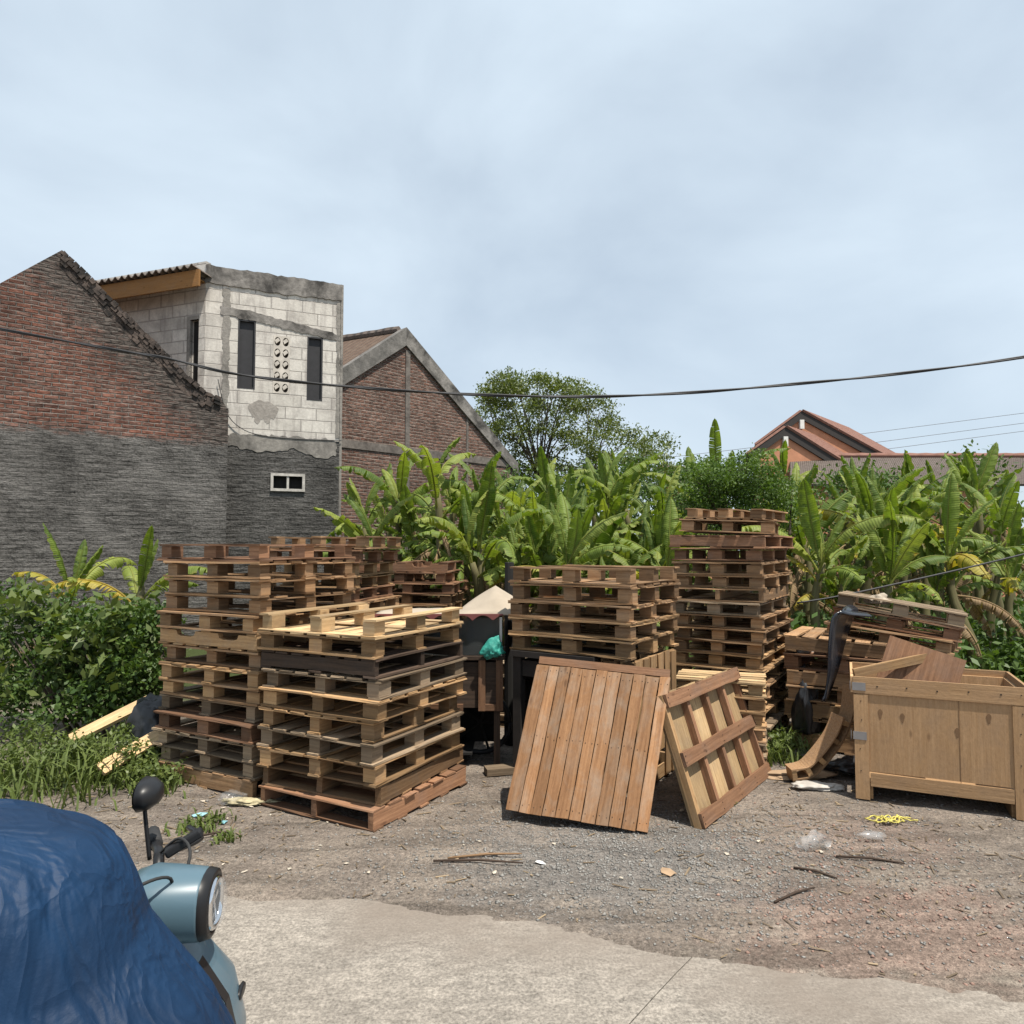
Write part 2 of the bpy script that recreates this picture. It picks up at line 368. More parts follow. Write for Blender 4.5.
# foliage
def leaf_mat(name, c1, c2, trans=.35, rough=.5, vein=False, spec=.4):
    n = NT(name); tint = n.n('ShaderNodeAttribute', attribute_name='tint').outputs['Fac']
    rid = n.n('ShaderNodeObjectInfo').outputs['Random']; uv = n.n('ShaderNodeUVMap').outputs[0]
    f = n.math('ADD', n.math('MULTIPLY', tint, .6), n.math('MULTIPLY', rid, .4))
    c = n.mix(f, c1, c2)
    if vein:
        w = n.n('ShaderNodeTexWave'); w.wave_type = 'BANDS'; w.bands_direction = 'Y'; w.inputs['Scale'].default_value = 9; w.inputs['Distortion'].default_value = 1.2; n.l(uv, w.inputs['Vector'])
        c = n.mix(1.0, c, n.ramp(w.outputs['Fac'], [(0, .82), (1, 1.1)]), 'MULTIPLY')
        nz = n.noise(n.mul(uv, (1, 3, 1)), 4, 4, .6)
        c = n.mix(1.0, c, n.ramp(nz, [(.3, .8), (.7, 1.2)]), 'MULTIPLY')
        sx = n.n('ShaderNodeSeparateXYZ'); n.l(uv, sx.inputs[0])
        rib = n.ramp(n.math('ABSOLUTE', sx.outputs[0]), [(.03, 1), (.07, 0)])
        c = n.mix(n.math('MULTIPLY', rib, .8), c, (.30, .36, .12))
        edge = n.math('MULTIPLY', n.ramp(n.math('ABSOLUTE', sx.outputs[0]), [(.85, 0), (1.0, 1)]), n.ramp(nz, [(.5, 0), (.6, 1)]))
        c = n.mix(n.math('MULTIPLY', edge, .7), c, (.30, .20, .06))
        n.bump(w.outputs['Fac'], .25, .01)
    n.col(c); n.rough(rough, spec)
    tr = n.n('ShaderNodeBsdfTranslucent'); tc = n.mix(1.0, c, (1.5, 1.6, .55), 'MULTIPLY'); n.l(tc, tr.inputs['Color'])
    ms = n.n('ShaderNodeMixShader'); ms.inputs[0].default_value = trans
    n.l(n.bsdf.outputs[0], ms.inputs[1]); n.l(tr.outputs[0], ms.inputs[2]); n.l(ms.outputs[0], n.out.inputs[0])
    return n.mat
M['banana'] = leaf_mat('banana_leaf', (.042, .085, .016), (.22, .285, .05), .32, .55, True, .3)
M['banana_light'] = leaf_mat('banana_leaf_light', (.13, .18, .035), (.30, .34, .07), .32, .55, True, .3)
M['banana_yellow'] = leaf_mat('banana_leaf_yellowing', (.22, .25, .04), (.42, .30, .04), .3, .55, True)
M['banana_dry'] = leaf_mat('banana_leaf_dry', (.20, .13, .07), (.33, .235, .14), .2, .8, True, .2)
M['pseudostem'] = wood('banana_stem', (.16, .16, .07), (.09, .07, .035), .5, (.10, .07, .04))
M['leaf_tree'] = leaf_mat('tree_leaf', (.05, .075, .02), (.16, .19, .05), .25)
M['leaf_feather'] = leaf_mat('feathery_leaf', (.05, .095, .018), (.16, .24, .045), .3)
M['leaf_bush'] = leaf_mat('bush_leaf', (.03, .065, .014), (.10, .16, .035), .25)
M['leaf_weed'] = leaf_mat('weed_leaf', (.06, .09, .02), (.17, .21, .06), .25)
M['bark'] = wood('tree_bark', (.13, .10, .075), (.06, .048, .038), .4, (.10, .09, .08))

# ------------------------------------------------------------------ world and sun
SUN = Vector((.25, -.27, .93)).normalized()
w = bpy.data.worlds.new('World'); scene.world = w; w.use_nodes = True; nt = w.node_tree
bg = nt.nodes['Background']; bg.inputs['Strength'].default_value = .067
sky = nt.nodes.new('ShaderNodeTexSky'); sky.sky_type = 'NISHITA'; sky.sun_disc = False
sky.sun_elevation = math.asin(SUN.z); sky.sun_rotation = math.atan2(SUN.x, SUN.y)
sky.air_density = 1.0; sky.dust_density = .7; sky.ozone_density = 1.0
tc = nt.nodes.new('ShaderNodeTexCoord'); mp = nt.nodes.new('ShaderNodeMapping'); mp.inputs['Scale'].default_value = (1.0, 1.0, 1.7); mp.inputs['Location'].default_value = (.35, .2, .1)
nt.links.new(tc.outputs['Generated'], mp.inputs[0])
nz = nt.nodes.new('ShaderNodeTexNoise'); nz.inputs['Scale'].default_value = 2.3; nz.inputs['Detail'].default_value = 8; nz.inputs['Roughness'].default_value = .5; nz.inputs['Distortion'].default_value = .25
nt.links.new(mp.outputs[0], nz.inputs['Vector'])
rp = nt.nodes.new('ShaderNodeValToRGB'); rp.color_ramp.elements[0].position = .30; rp.color_ramp.elements[0].color = (.58,) * 3 + (1,); rp.color_ramp.elements[1].position = .68; rp.color_ramp.elements[1].color = (.96,) * 3 + (1,)
nt.links.new(nz.outputs['Fac'], rp.inputs[0])
mx = nt.nodes.new('ShaderNodeMix'); mx.data_type = 'RGBA'; mx.inputs[7].default_value = (7.7, 9.0, 10.2, 1)
nt.links.new(rp.outputs[0], mx.inputs[0]); nt.links.new(sky.outputs[0], mx.inputs[6]); nt.links.new(mx.outputs[2], bg.inputs['Color'])
sd = bpy.data.lights.new('sun', 'SUN'); sd.energy = 4.7; sd.angle = R(.8); sd.color = (1.0, .94, .84)
so = bpy.data.objects.new('sun', sd); COL.objects.link(so); so.rotation_euler = (-SUN).to_track_quat('-Z', 'Y').to_euler(); so.location = SUN * 50
scene.view_settings.view_transform = 'Standard'; scene.view_settings.look = 'None'; scene.view_settings.gamma = 1; scene.view_settings.exposure = 0.55
scene.render.film_transparent = False
cy = scene.cycles; cy.max_bounces = 8; cy.diffuse_bounces = 3; cy.transmission_bounces = 6; cy.transparent_max_bounces = 8
try: cy.use_denoising = True
except Exception: pass

# ------------------------------------------------------------------ ground and road
EDGE = [(-9, 4.0)] + [(G(*q).x, G(*q).y) for q in ((-100, 880), (128, 885), (230, 889), (400, 902), (520, 916), (650, 943), (780, 964), (896, 979), (1100, 1003))] + [(9, 1.5)]
def edge_y(x):   # where the concrete ends
    pts = EDGE
    for (a, b), (c, d) in zip(pts, pts[1:]):
        if x <= c: y = b + (d - b) * max(0, (x - a)) / (c - a); break
    else: y = pts[-1][1]
    return y + .035 * mnoise.noise(Vector((x * 2.1, 3, 0))) + .018 * mnoise.noise(Vector((x * 7, 9, 0))) + .012 * mnoise.noise(Vector((x * 19, 4, 0)))
def ground_z(x, y):
    z = .012 * mnoise.noise(Vector((x * .9, y * .9, 1))) + .007 * mnoise.noise(Vector((x * 3.3, y * 3.3, 5))) + .004 * mnoise.noise(Vector((x * 9, y * 9, 8)))
    d = y - edge_y(x)
    z += -.004 + .014 * mnoise.noise(Vector((x * 4, y * 4, 12)))
    if d < .04: z = z - .05 * min(1, max(0, (-.05 - d)) / .1) + (.004 if d > -.05 else 0)
    far = min(1, max(0, (y - 7) / 4))
    return z * (1 - far)
xs = [-300, -120, -50, -25, -14] + [x * .06 for x in range(-150, 151)] + [14, 25, 50, 120, 300]
ys = [-60, -20, -6, 0, 1.2] + [2 + y * .05 for y in range(0, 156)] + [10.5, 12, 15, 20, 30, 50, 100, 250, 500]
g = MB(); nx = len(xs)
for y in ys:
    for x in xs: g.v.append((x, y, ground_z(x, y)))
for j in range(len(ys) - 1):
    for i in range(nx - 1):
        g.face([j * nx + i, j * nx + i + 1, (j + 1) * nx + i + 1, (j + 1) * nx + i], [(0, 0)] * 4)
tag(g.build('ground', M['ground'], smooth=True), kind='structure', label='bare brown dirt yard with gravel and brick dust beside the concrete road')
def jx(y): return .763 + (y - 3.13) * .77
def slab(us, gapside):
    s = MB(); ts = [0, .015, .03, .06, .1, .16, .24, .35, .5, .7, 1]
    n = len(us)
    for t in ts:
        for u in us:
            x = u + .763
            for _ in range(6): ye = edge_y(x); x = u + jx(ye)
            y = ye + (-8 - ye) * t
            xx = u + jx(y)
            z = .004 + .003 * mnoise.noise(Vector((xx * 1.5, y * 1.5, 0))) - .012 * max(0, 1 - t / .02)
            s.v.append((xx, y, z))
    m = len(s.v)
    for i in range(m): x, y, z = s.v[i]; s.v.append((x, y, -.12))
    for j in range(len(ts) - 1):
        for i in range(n - 1):
            a = [j * n + i, (j + 1) * n + i, (j + 1) * n + i + 1, j * n + i + 1]
            s.face(a, [(0, 0)] * 4)
    for i in range(n - 1): s.face([i, i + 1, m + i + 1, m + i], [(0, 0)] * 4)
    for j in range(len(ts) - 1):
        for i, fl in ((0, 1), (n - 1, 0)):
            a = [j * n + i, (j + 1) * n + i, m + (j + 1) * n + i, m + j * n + i]
            s.face(a[::-1] if fl else a, [(0, 0)] * 4)
    return s
us = [-.003 - .03 * k for k in range(180)][::-1]; us = [-40, -20, -10, -7] + us
tag(slab(us, 1).build('road', M['road']), kind='structure', label='worn pale concrete road slab left of the expansion joint')
us = [.003 + .03 * k for k in range(150)] + [7, 12, 25, 40]
tag(slab(us, 0).build('road', M['road']), kind='structure', label='worn pale concrete road slab right of the expansion joint')

# ------------------------------------------------------------------ pallets
ORD = ['first', 'second', 'third', 'fourth', 'fifth', 'sixth', 'seventh', 'eighth', 'ninth', 'tenth', 'eleventh', 'twelfth', 'thirteenth',
       'fourteenth', 'fifteenth', 'sixteenth', 'seventeenth', 'eighteenth', 'nineteenth', 'twentieth', 'twenty-first', 'twenty-second', 'twenty-third', 'twenty-fourth', 'twenty-fifth', 'twenty-sixth', 'twenty-seventh', 'twenty-eighth']
def make_pallet(kind, tone, w=1.05, d=1.08, h=.128, axis='x', flip=False, boards=7, group=None, label=None, block_tone=None, miss=.05):
    root = empty('wooden_pallet', (0, 0, 0), 0, label, 'pallet', group)
    if axis == 'y': w, d = d, w
    mat = M[tone]; bm_ = M[block_tone or tone]; t = rnd.uniform(.0115, .015)
    def put(mb, c, s, rz=0, **k):
        c = Vector(c); s = list(s)
        if flip: c.z = h - c.z
        if axis == 'y': c = Vector((-c.y, c.x, c.z)); s = [s[1], s[0], s[2]]
        (mb.plank if max(s) > .3 else mb.box)(c, s, Matrix.Rotation(rz, 3, 'Z') if rz else None, **k)
    top = MB()
    for i in range(boards):
        if 0 < i < boards - 1 and rnd.random() < miss: continue
        bw = d / boards * rnd.uniform(.68, .86)
        y = -d / 2 + bw / 2 + (d - bw) * i / (boards - 1)
        brk = rnd.random() < .05 and 0 < i < boards - 1; sh_ = rnd.uniform(.08, .3) * w if brk else 0
        put(top, (rnd.uniform(-.008, .008) + (sh_ / 2) * rnd.choice((-1, 1)), y + rnd.uniform(-.006, .006) * (0 < i < boards - 1), h - t / 2), (w - rnd.uniform(0, .03) - sh_, bw, t - rnd.random() * .002), R(rnd.gauss(0, .6)))
    bot = MB()
    if kind == 'block':
        for x in (-1, 0, 1): put(top, (x * (w / 2 - .055), 0, h - 1.3 * t - .001), (rnd.uniform(.09, .1), d - .012, t * .6))
        for y in (-1, 0, 1): put(bot, (rnd.uniform(-.006, .006), y * (d / 2 - .055), t / 2), (w - rnd.uniform(0, .02), rnd.uniform(.085, .105), t), R(rnd.uniform(-.4, .4)))
        hb = h - 2.6 * t - .004
        for x in (-1, 0, 1):
            for y in (-1, 0, 1):
                b = MB(); put(b, (x * (w / 2 - .08) + rnd.uniform(-.008, .008), y * (d / 2 - .074) + rnd.uniform(-.006, .004) * (1 if y < 0 else -1) , t + hb / 2 + .001),
                              (rnd.uniform(.095, .125), rnd.uniform(.085, .105), hb), R(rnd.uniform(-3, 3)), axis=0 if axis == 'x' else 1)
                b.build('block', bm_, root)
    else:
        nb = 3 if kind == 'notch' else rnd.choice((3, 5))
        for i in range(nb):
            bw = .1; put(bot, (0, -d / 2 + bw / 2 + (d - bw) * i / (nb - 1), t / 2), (w - rnd.uniform(0, .02), bw, t))
        hs = h - 2 * t - .002
        for x in (-1, 0, 1):
            s = MB(); tw = rnd.uniform(.035, .045); cx = x * (w / 2 - tw / 2 - .012)
            if kind == 'notch':
                prof = [(-d / 2, 0)]
                for c0 in (-d * .22, d * .22):
                    for k in range(7):
                        a = math.pi * k / 6; prof.append((c0 - .11 * math.cos(a), .042 * min(1, 1.5 * math.sin(a))))
                prof += [(d / 2, 0), (d / 2, hs), (-d / 2, hs)]
                pts = []
                for (yy, zz) in prof:
                    c = Vector((cx - tw / 2, yy * .995, t + .001 + zz))
                    if flip: c.z = h - c.z
                    if axis == 'y': c = Vector((-c.y, c.x, c.z))
                    pts.append(c)
                vv = Vector((tw, 0, 0)) if axis == 'x' else Vector((0, tw, 0))
                s.prism(pts, vv, rnd.random())
            else:
                put(s, (cx, rnd.uniform(-.004, .004), t + hs / 2 + .001), (tw, d - .01, hs))
            s.build('stringer', bm_, root)
    top.build('top_deck', mat, root); bot.build('bottom_deck', mat, root)
    return root

def stack(cx, cy, yaw, specs, where, group, jit=.018, z0=0.0, w=1.05, d=1.08, h=.128, lean=(0, 0)):
    """specs: bottom to top (kind, tone, axis, options)"""
    z = z0; n = len(specs); out = []
    for i, sp in enumerate(specs):
        kind, tone, axis = sp[:3]; o = dict(sp[3]) if len(sp) > 3 else {}
        hh = o.get('h', h) * rnd.uniform(.97, 1.03); ww = o.get('w', w) * rnd.uniform(.985, 1.01); dd = o.get('d', d) * rnd.uniform(.985, 1.01)
        word = {'block': 'block', 'stringer': 'stringer', 'notch': 'notched'}[kind]
        pos = 'topmost' if i == n - 1 else ('lowest' if i == 0 else ORD[i] + ' from the ground')
        lab = f"{tone} {word} pallet, {pos} in {where}"
        p = make_pallet(kind, tone, ww, dd, hh, axis, o.get('flip', False), o.get('boards', 7), group, lab, o.get('bt'), o.get('miss', .05))
        e = Euler((R(o.get('rx', 0) + rnd.uniform(-.25, .25)), R(o.get('ry', 0) + rnd.uniform(-.25, .25)), yaw + R(o.get('rz', 0) + rnd.uniform(-1.2, 1.2))))
        p.rotation_euler = e
        off = Matrix.Rotation(yaw, 3, 'Z') @ Vector((o.get('dx', 0) + rnd.uniform(-jit, jit), o.get('dy', 0) + rnd.uniform(-jit, jit), 0))
        p.location = (cx + off.x + lean[0] * i, cy + off.y + lean[1] * i, z + o.get('dz', 0))
        z += hh + .003 + o.get('gap', 0); out.append(p)
    return z
def corner_center(c, yaw, w, d):
    m = Matrix.Rotation(yaw, 3, 'Z'); return Vector((c[0], c[1], 0)) + m @ Vector((-w / 2, d / 2, 0))
B, S, N = 'block', 'stringer', 'notch'

# near-left stack
yaw = R(-28); c = corner_center((-.834, 4.47), yaw, 1.05, 1.06)
stack(c.x, c.y, yaw, [
    (S, 'reddish brown', 'x', dict(dx=.02, dy=-.01)), (S, 'brown', 'x', dict(dx=.0, dy=.03, rz=2, w=1.0)),
    (B, 'honey', 'y', dict(dx=-.02)), (B, 'greyish', 'y'), (B, 'honey', 'y', dict(w=1.0)), (B, 'honey', 'x'), (B, 'greyish', 'y'),
    (S, 'dark', 'y', dict(dx=-.03, h=.12)), (B, 'honey', 'x', dict(dx=-.03, bt='honey', h=.125)), (B, 'pale', 'y', dict(dx=.0, flip=True, h=.125, miss=0))],
    'the low stack at front left', 'pallets in the low stack at front left', w=1.03, d=1.06, h=.129)
# tall left stack
c = corner_center((-1.79, 5.02), yaw, 1.08, 1.02)
tl = ['brown', 'greyish', 'greyish', 'reddish brown', 'greyish', 'brown', 'honey', 'brown', 'honey', 'brown', 'brown', 'brown', 'brown', 'reddish brown']
sp = []
for i, t in enumerate(tl):
    k = N if i == 8 else (S if i in (0,) else B)
    o = dict(dx=[0, -.02, -.02, .02, -.02, .01, .02, .02, -.0, .0, .03, .06, .05, .02][i], dy=.02 * math.sin(i * 2))
    if i == 8: o['flip'] = True
    if i in (5, 9): o['bt'] = 'honey'
    if i == 13: o.update(dx=-.01, w=1.12, flip=True, miss=.0)
    sp.append((k, t, 'y' if i in (0, 2, 4, 6, 8) else 'x', o))
stack(c.x, c.y, yaw, sp, 'the tall stack at far left', 'pallets in the tall stack at far left', w=1.06, d=1.02, h=.1235)
# two stacks half hidden behind
stack(-1.82, 7.25, R(-12), [(B, rnd.choice(('brown', 'reddish brown', 'honey')), 'x' if i % 2 else 'y', dict(dx=.05 * math.sin(i), flip=i == 14)) for i in range(15)],
      'the stack behind the tall left one', 'pallets in the stack behind the tall left one', .03, w=1.02, d=1.0, h=.122)
stack(-1.17, 8.55, R(-8), [(N if i == 12 else B, 'reddish brown' if i > 9 else 'brown', 'x' if i != 12 else 'y', dict(flip=i == 12, dx=.03 * math.cos(i * 2) - (.04 if i == 12 else 0))) for i in range(13)],
      'the reddish stack nearest the banana plants', 'pallets in the reddish stack by the banana plants', .02, w=1.08, d=.95, h=.120)
# raised stack on the bench
YB = R(-33); cb = corner_center((.852, 5.02), YB, 1.05, .95)
stack(cb.x, cb.y, YB, [(B, 'honey', 'x', dict(bt='honey')), (B, 'honey', 'x', dict(bt='brown')), (B, 'brown', 'x', dict(dx=-.02)), (B, 'brown', 'x'), (B, 'brown', 'x', dict(flip=True, dx=-.01, miss=0))],
      'the raised stack on the bench', 'pallets raised on the bench', .012, z0=.962, w=1.05, d=.95, h=.126)
# tall right stack
YR = R(-32); c = corner_center((2.16, 6.12), YR, .82, 1.2)
tr = [rnd.choice(('brown', 'greyish', 'honey', 'brown')) for _ in range(17)]
sp = [(B, t, 'x', dict(dx=.02 * math.sin(i * 1.7))) for i, t in enumerate(tr)]
sp[11] = (N, 'brown', 'x', dict(flip=True)); sp[14] = (B, 'reddish brown', 'x', dict(bt='reddish brown'))
sp[15] = (S, 'reddish brown', 'y', dict(ry=1.0, w=.86)); sp[16] = (B, 'brown', 'x', dict(ry=2.6, rz=9, dx=-.03, dz=.02, w=.86, d=.95))
sp.append((B, 'brown', 'y', dict(ry=2.2, rz=-4, dx=.03, dz=.025, w=.74, d=.8, flip=True, miss=0, h=.10)))
stack(c.x, c.y, YR, sp, 'the tall stack at right', 'pallets in the tall stack at right', .014, w=.82, d=1.2, h=.1135)
# low stack in front of it
YS = R(-20); c = corner_center((1.985, 5.60), YS, .72, .5)
stack(c.x, c.y, YS, [(B, rnd.choice(('honey', 'brown', 'greyish')), 'x', dict(boards=5)) for i in range(5)] + [(B, 'pale', 'x', dict(boards=5, miss=0))],
      'the low stack before the tall right one', 'pallets in the low stack before the tall right one', .008, w=.72, d=.5, h=.113)
# unseen stacks added to block light behind the cart and bench
for k, (x, y) in enumerate(((-.75, 7.05), (.42, 7.35))):
    stack(x, y, R(-20), [(B, 'greyish', 'x') for i in range(5)], ('the light-blocking stack added behind the food cart', 'the light-blocking stack added behind the bench')[k],
          ('pallets added behind the food cart to block light', 'pallets added behind the bench to block light')[k], .02, w=1.0, d=.95, h=.122)
# slumped pile at right
c = corner_center((3.25, 5.83), YR, .95, .9)
stack(c.x, c.y, YR, [(S, 'brown', 'y', dict(dx=.02)), (B, 'honey', 'y', dict(dx=-.03)), (S, 'honey', 'y', dict(dx=-.02, rz=-3)), (B, 'brown', 'x', dict(dx=-.05, rz=3)),
      (S, 'brown', 'y', dict(dx=-.01)), (B, 'reddish brown', 'x', dict(dx=-.02, rz=-4)), (S, 'brown', 'y', dict(dx=-.05, ry=2))],
      'the slumped pile behind the crate', 'pallets in the slumped pile behind the crate', .02, w=.95, d=.9, h=.135)
z = .84
for k, (dx, dy, rx, ry, t, kd) in enumerate(((.30, .15, -3, 6, 'brown', B), (.34, .2, -2, 8, 'reddish brown', B), (.36, .2, -2, 9, 'greyish', B))):
    p = make_pallet(kd, t, 1.0, .9, .115, 'x', group='pallets tipped on the slumped pile',
                    label=f"{t} pallet tipped sideways, {('lowest', 'middle', 'highest')[k]} of three on the slumped pile")
    off = Matrix.Rotation(YR, 3, 'Z') @ Vector((dx, dy, 0)); p.location = (c.x + off.x, c.y + off.y, z + .07); p.rotation_euler = (R(rx), R(ry), YR + R(-4 + 3 * k)); z += .122

# pallets standing on edge beneath the raised stack
for k, (tone, off) in enumerate((('honey', 0.0), ('brown', -.155))):
    p = make_pallet(B, tone, .80, .95, .125, 'y', boards=6, group='pallets standing on edge under the raised stack',
                    label=('honey pallet standing on edge under the raised stack, outermost of the two', 'brown pallet standing on edge under the raised stack, behind the outermost one')[k], miss=0)
    m = Matrix.Rotation(YB, 4, 'Z')
    # local: deck normal -> +x of the bench frame, depth -> up
    basis = Matrix(((0, 0, 1, 0), (1, 0, 0, 0), (0, 1, 0, 0), (0, 0, 0, 1)))
    loc = Vector((cb.x, cb.y, 0)) + (m.to_3x3() @ Vector((.525 - .128 + off, -.02, 0)))
    p.matrix_world = Matrix.Translation(loc + Vector((0, 0, .478))) @ m @ basis

# bench under the raised stack
M['bench'] = plain('shade_dark_timber', (.022, .017, .014), .9, var=.3)  # timber coloured near-black to stand in for shade under the raised stack
bn = empty('work_bench', (cb.x, cb.y, 0), YB, 'dark timber bench carrying the raised stack of pallets', 'bench')
t = MB()
for i in range(6): t.box((-.14, -.41 + i * .164, .935), (.72, .155, .045))
t.build('bench_top', M['bench'], bn)
for x in (-.46, .16):
    for y in (-.42, .42):
        b = MB(); b.box((x, y, .455), (.07, .07, .905)); b.build('leg', M['bench'], bn)
b = MB()
for y in (-.42, .42): b.box((-.15, y, .82), (.54, .03, .12))
b.build('apron', M['bench'], bn)
b = MB()
for i in range(5): b.box((-.15, .47, .1 + i * .17), (.7, .02, .165))
for i in range(5): b.box((-.50, .03, .1 + i * .17), (.02, .78, .165))
b.build('back_panel', M['bench'], bn)  # boards added behind and beside the bench to darken the gap below

M['nail'] = plain('rusty_nail', (.03, .018, .012), .7)
# broad plank panel leaning on the bench
def basis_from(o, u, v):
    u = u.normalized(); n = u.cross(v).normalized(); v2 = n.cross(u)
    m = Matrix((u, v2, n)).transposed().to_4x4(); m.translation = o; return m
BL = G(505, 810, .07); BR = G(648, 833, .012)
u = BR - BL; v = Vector((.13, .30, .86))
pn = empty('wooden_platform', (0, 0, 0), 0, 'broad orange brown platform of close planks leaning against the bench front', 'platform')
pn.matrix_world = basis_from(BL, u, v)
wp = u.length; hp = .955; nb = 11; t = MB(); x = 0
ws = [rnd.uniform(.85, 1.15) for _ in range(nb)]; sm = sum(ws); sh = .085
shm = Matrix(((1, sh, 0), (0, 1, 0), (0, 0, 1)))
for i in range(nb):
    bw = ws[i] / sm * wp; L = hp - rnd.uniform(0, .012)
    t.plank((x + bw / 2 + sh * L / 2, L / 2 + rnd.uniform(-.003, .003), -.011), (bw - rnd.uniform(.004, .010), L, .022 + rnd.uniform(0, .004)), shm, tint=rnd.uniform(.2, .8), wob=.0022, seg=9)
    for yy in (.045, hp * .5, hp - .045):
        for dx in (-.28, .28): t.box((x + bw * (.5 + dx) + sh * yy, yy + rnd.uniform(-.012, .012), .0012), (.006, .006, .003), mi=1)
    x += bw
bevel(t.build('plank_face', [M['panel'], M['nail']], pn), .003, 1)
for yy in (.045, hp * .5, hp - .045):
    b = MB(); b.box((wp / 2 + sh * yy, yy, -.066), (wp - .01, .085, .085), tint=.3); b.build('crossbar', M['brown'], pn)
b = MB(); b.box((wp / 2 + sh * hp, hp + .03, -.045), (wp * .98, .05, .045), tint=.4); b.build('top_batten', M['reddish brown'], pn)
b = MB()
for i in range(5): b.box((wp * (.08 + .21 * i) + sh * hp / 2, hp / 2, -.122), (.1, hp, .02), shm)
b.build('rear_boards', M['brown'], pn)

# pallet leaning at an angle, underside out
BL = G(706, 830, .0); BR = G(773, 775, .0); u = BR - BL
v = Vector((-.24, .12, .80))
lp = empty('wooden_pallet', (0, 0, 0), 0, 'pallet leaning on its long edge with dark rails over pale boards', 'pallet')
lp.matrix_world = basis_from(BL + Vector((0, 0, .003)), u, v); W = u.length; Hh = .845; D = .095
b = MB()
for i in range(4): b.plank((W * (.125 + .25 * i), Hh / 2, -D + .01), (W * .235, Hh - .01, .02), tint=rnd.uniform(.3, .8))
b.build('top_deck', M['pale'], lp)
for i in range(5):
    b = MB(); xx = .02 + (W - .04) * i / 4; b.box((xx, Hh / 2, -D / 2 - .002), (.045, Hh - .012, D - .048), tint=rnd.uniform(.3, .8)); b.build('stringer', M['reddish brown'] if i else M['honey'], lp)
for yy in (.05, Hh / 2, Hh - .05):
    b = MB(); b.plank((W / 2, yy, -.012), (W, .088, .022), tint=rnd.uniform(.3, .8), wob=.003, seg=8)
    for i in range(5):
        for dy in (-.02, .02): b.box((.02 + (W - .04) * i / 4 + rnd.uniform(-.008, .008), yy + dy, .0015), (.006, .006, .003), mi=1)
    b.build('rail', [M['reddish brown'], M['nail']], lp)
    for xx in (.055,):
        b = MB(); b.box((xx + .03, yy, -.040), (.1, .095, .03), tint=.4); b.build('block', M['brown'], lp)

# ------------------------------------------------------------------ food cart
CX0, CX1, CY = -1.12, -.07, 5.72
ct = empty('food_cart', ((CX0 + CX1) / 2, CY + .3, 0), 0, 'old food cart with dark wooden base and dusty glass sides under a pale canvas', 'food cart')
hw = (CX1 - CX0) / 2
b = MB(); b.box((0, 0, .655), (2 * hw - .06, .54, .36), tint=.5); b.build('base_box', M['dark'], ct)
b = MB()
for x in (-hw + .03, hw - .03, hw - .17):
    b.box((x, -.287, .655), (.055, .03, .40))
b.box((hw - .10, -.282, .48), (.2, .03, .05)); b.box((-.07, -.282, .48), (2 * hw - .5, .028, .05)); b.box((-.07, -.282, .845), (2 * hw - .5, .028, .05))
b.build('base_frame', M['reddish brown'], ct)
b = MB(); b.box((0, 0, .872), (2 * hw + .02, .62, .028)); b.build('counter', M['dark'], ct)
M['dusty_glass'] = glass('dusty_glass', (.06, .065, .065), .2, .5)
M['alu'] = plain('dull_aluminium', (.45, .45, .44), .45, .7)
for (c, s) in (((0, -.27, 1.04), (2 * hw - .04, .006, .30)), ((hw - .02, 0, 1.04), (.006, .52, .30)), ((-hw + .02, 0, 1.04), (.006, .52, .30)), ((0, .27, 1.04), (2 * hw - .04, .006, .30))):
    b = MB(); b.box(c, s); b.build('glass_pane', M['dusty_glass'], ct)
b = MB()
for x in (-hw + .02, hw - .02, hw - .42):
    b.box((x, -.277, 1.04), (.02, .02, .31))
b.build('glass_frame', M['alu'], ct)
M['maroon'] = plain('maroon_trim', (.17, .05, .045), .6)
b = MB(); sc_ = []
for k in range(61):
    x = -hw + 2 * hw * k / 60; sc_.append((x, 1.165 + .05 * abs(math.sin(k / 60 * math.pi * 6.5)) ** .7))
pts = [(x, -.335, z) for x, z in sc_] + [(hw, -.335, 1.225), (-hw, -.335, 1.225)]
b.prism(pts, (0, .02, 0)); b.build('scalloped_trim', M['maroon'], ct)
for sx in (-1, 1):
    wr = empty('wheel', (sx * (hw - .2), .1, .27)); wr.parent = ct
    rg = []
    for k in range(29):
        a = 2 * math.pi * k / 28; rg.append((.25 * math.cos(a), 0, .25 * math.sin(a)))
    b = MB(); b.tube(rg, .022, 8); b.build('tyre', M['cable'], wr, True)
    b = MB()
    for k in range(5): a = 2 * math.pi * k / 5; b.tube([(0, 0, 0), (.24 * math.cos(a), 0, .24 * math.sin(a))], .012, 6)
    b.build('spokes', M['void'], wr)  # spokes coloured near-black to sink into the shade under the cart
b = MB(); b.box((0, .22, .27), (2 * hw - .1, .02, .38)); b.box((0, -.02, .10), (2 * hw - .5, .42, .02)); b.build('added_shade_boards', M['void'], ct)  # dark boards added under the cart to blacken the gap there
for sx in (-1, 1):
    b = MB(); b.box((sx * (hw - .05), -.24, .235), (.05, .05, .47)); b.build('leg', M['dark'], ct)
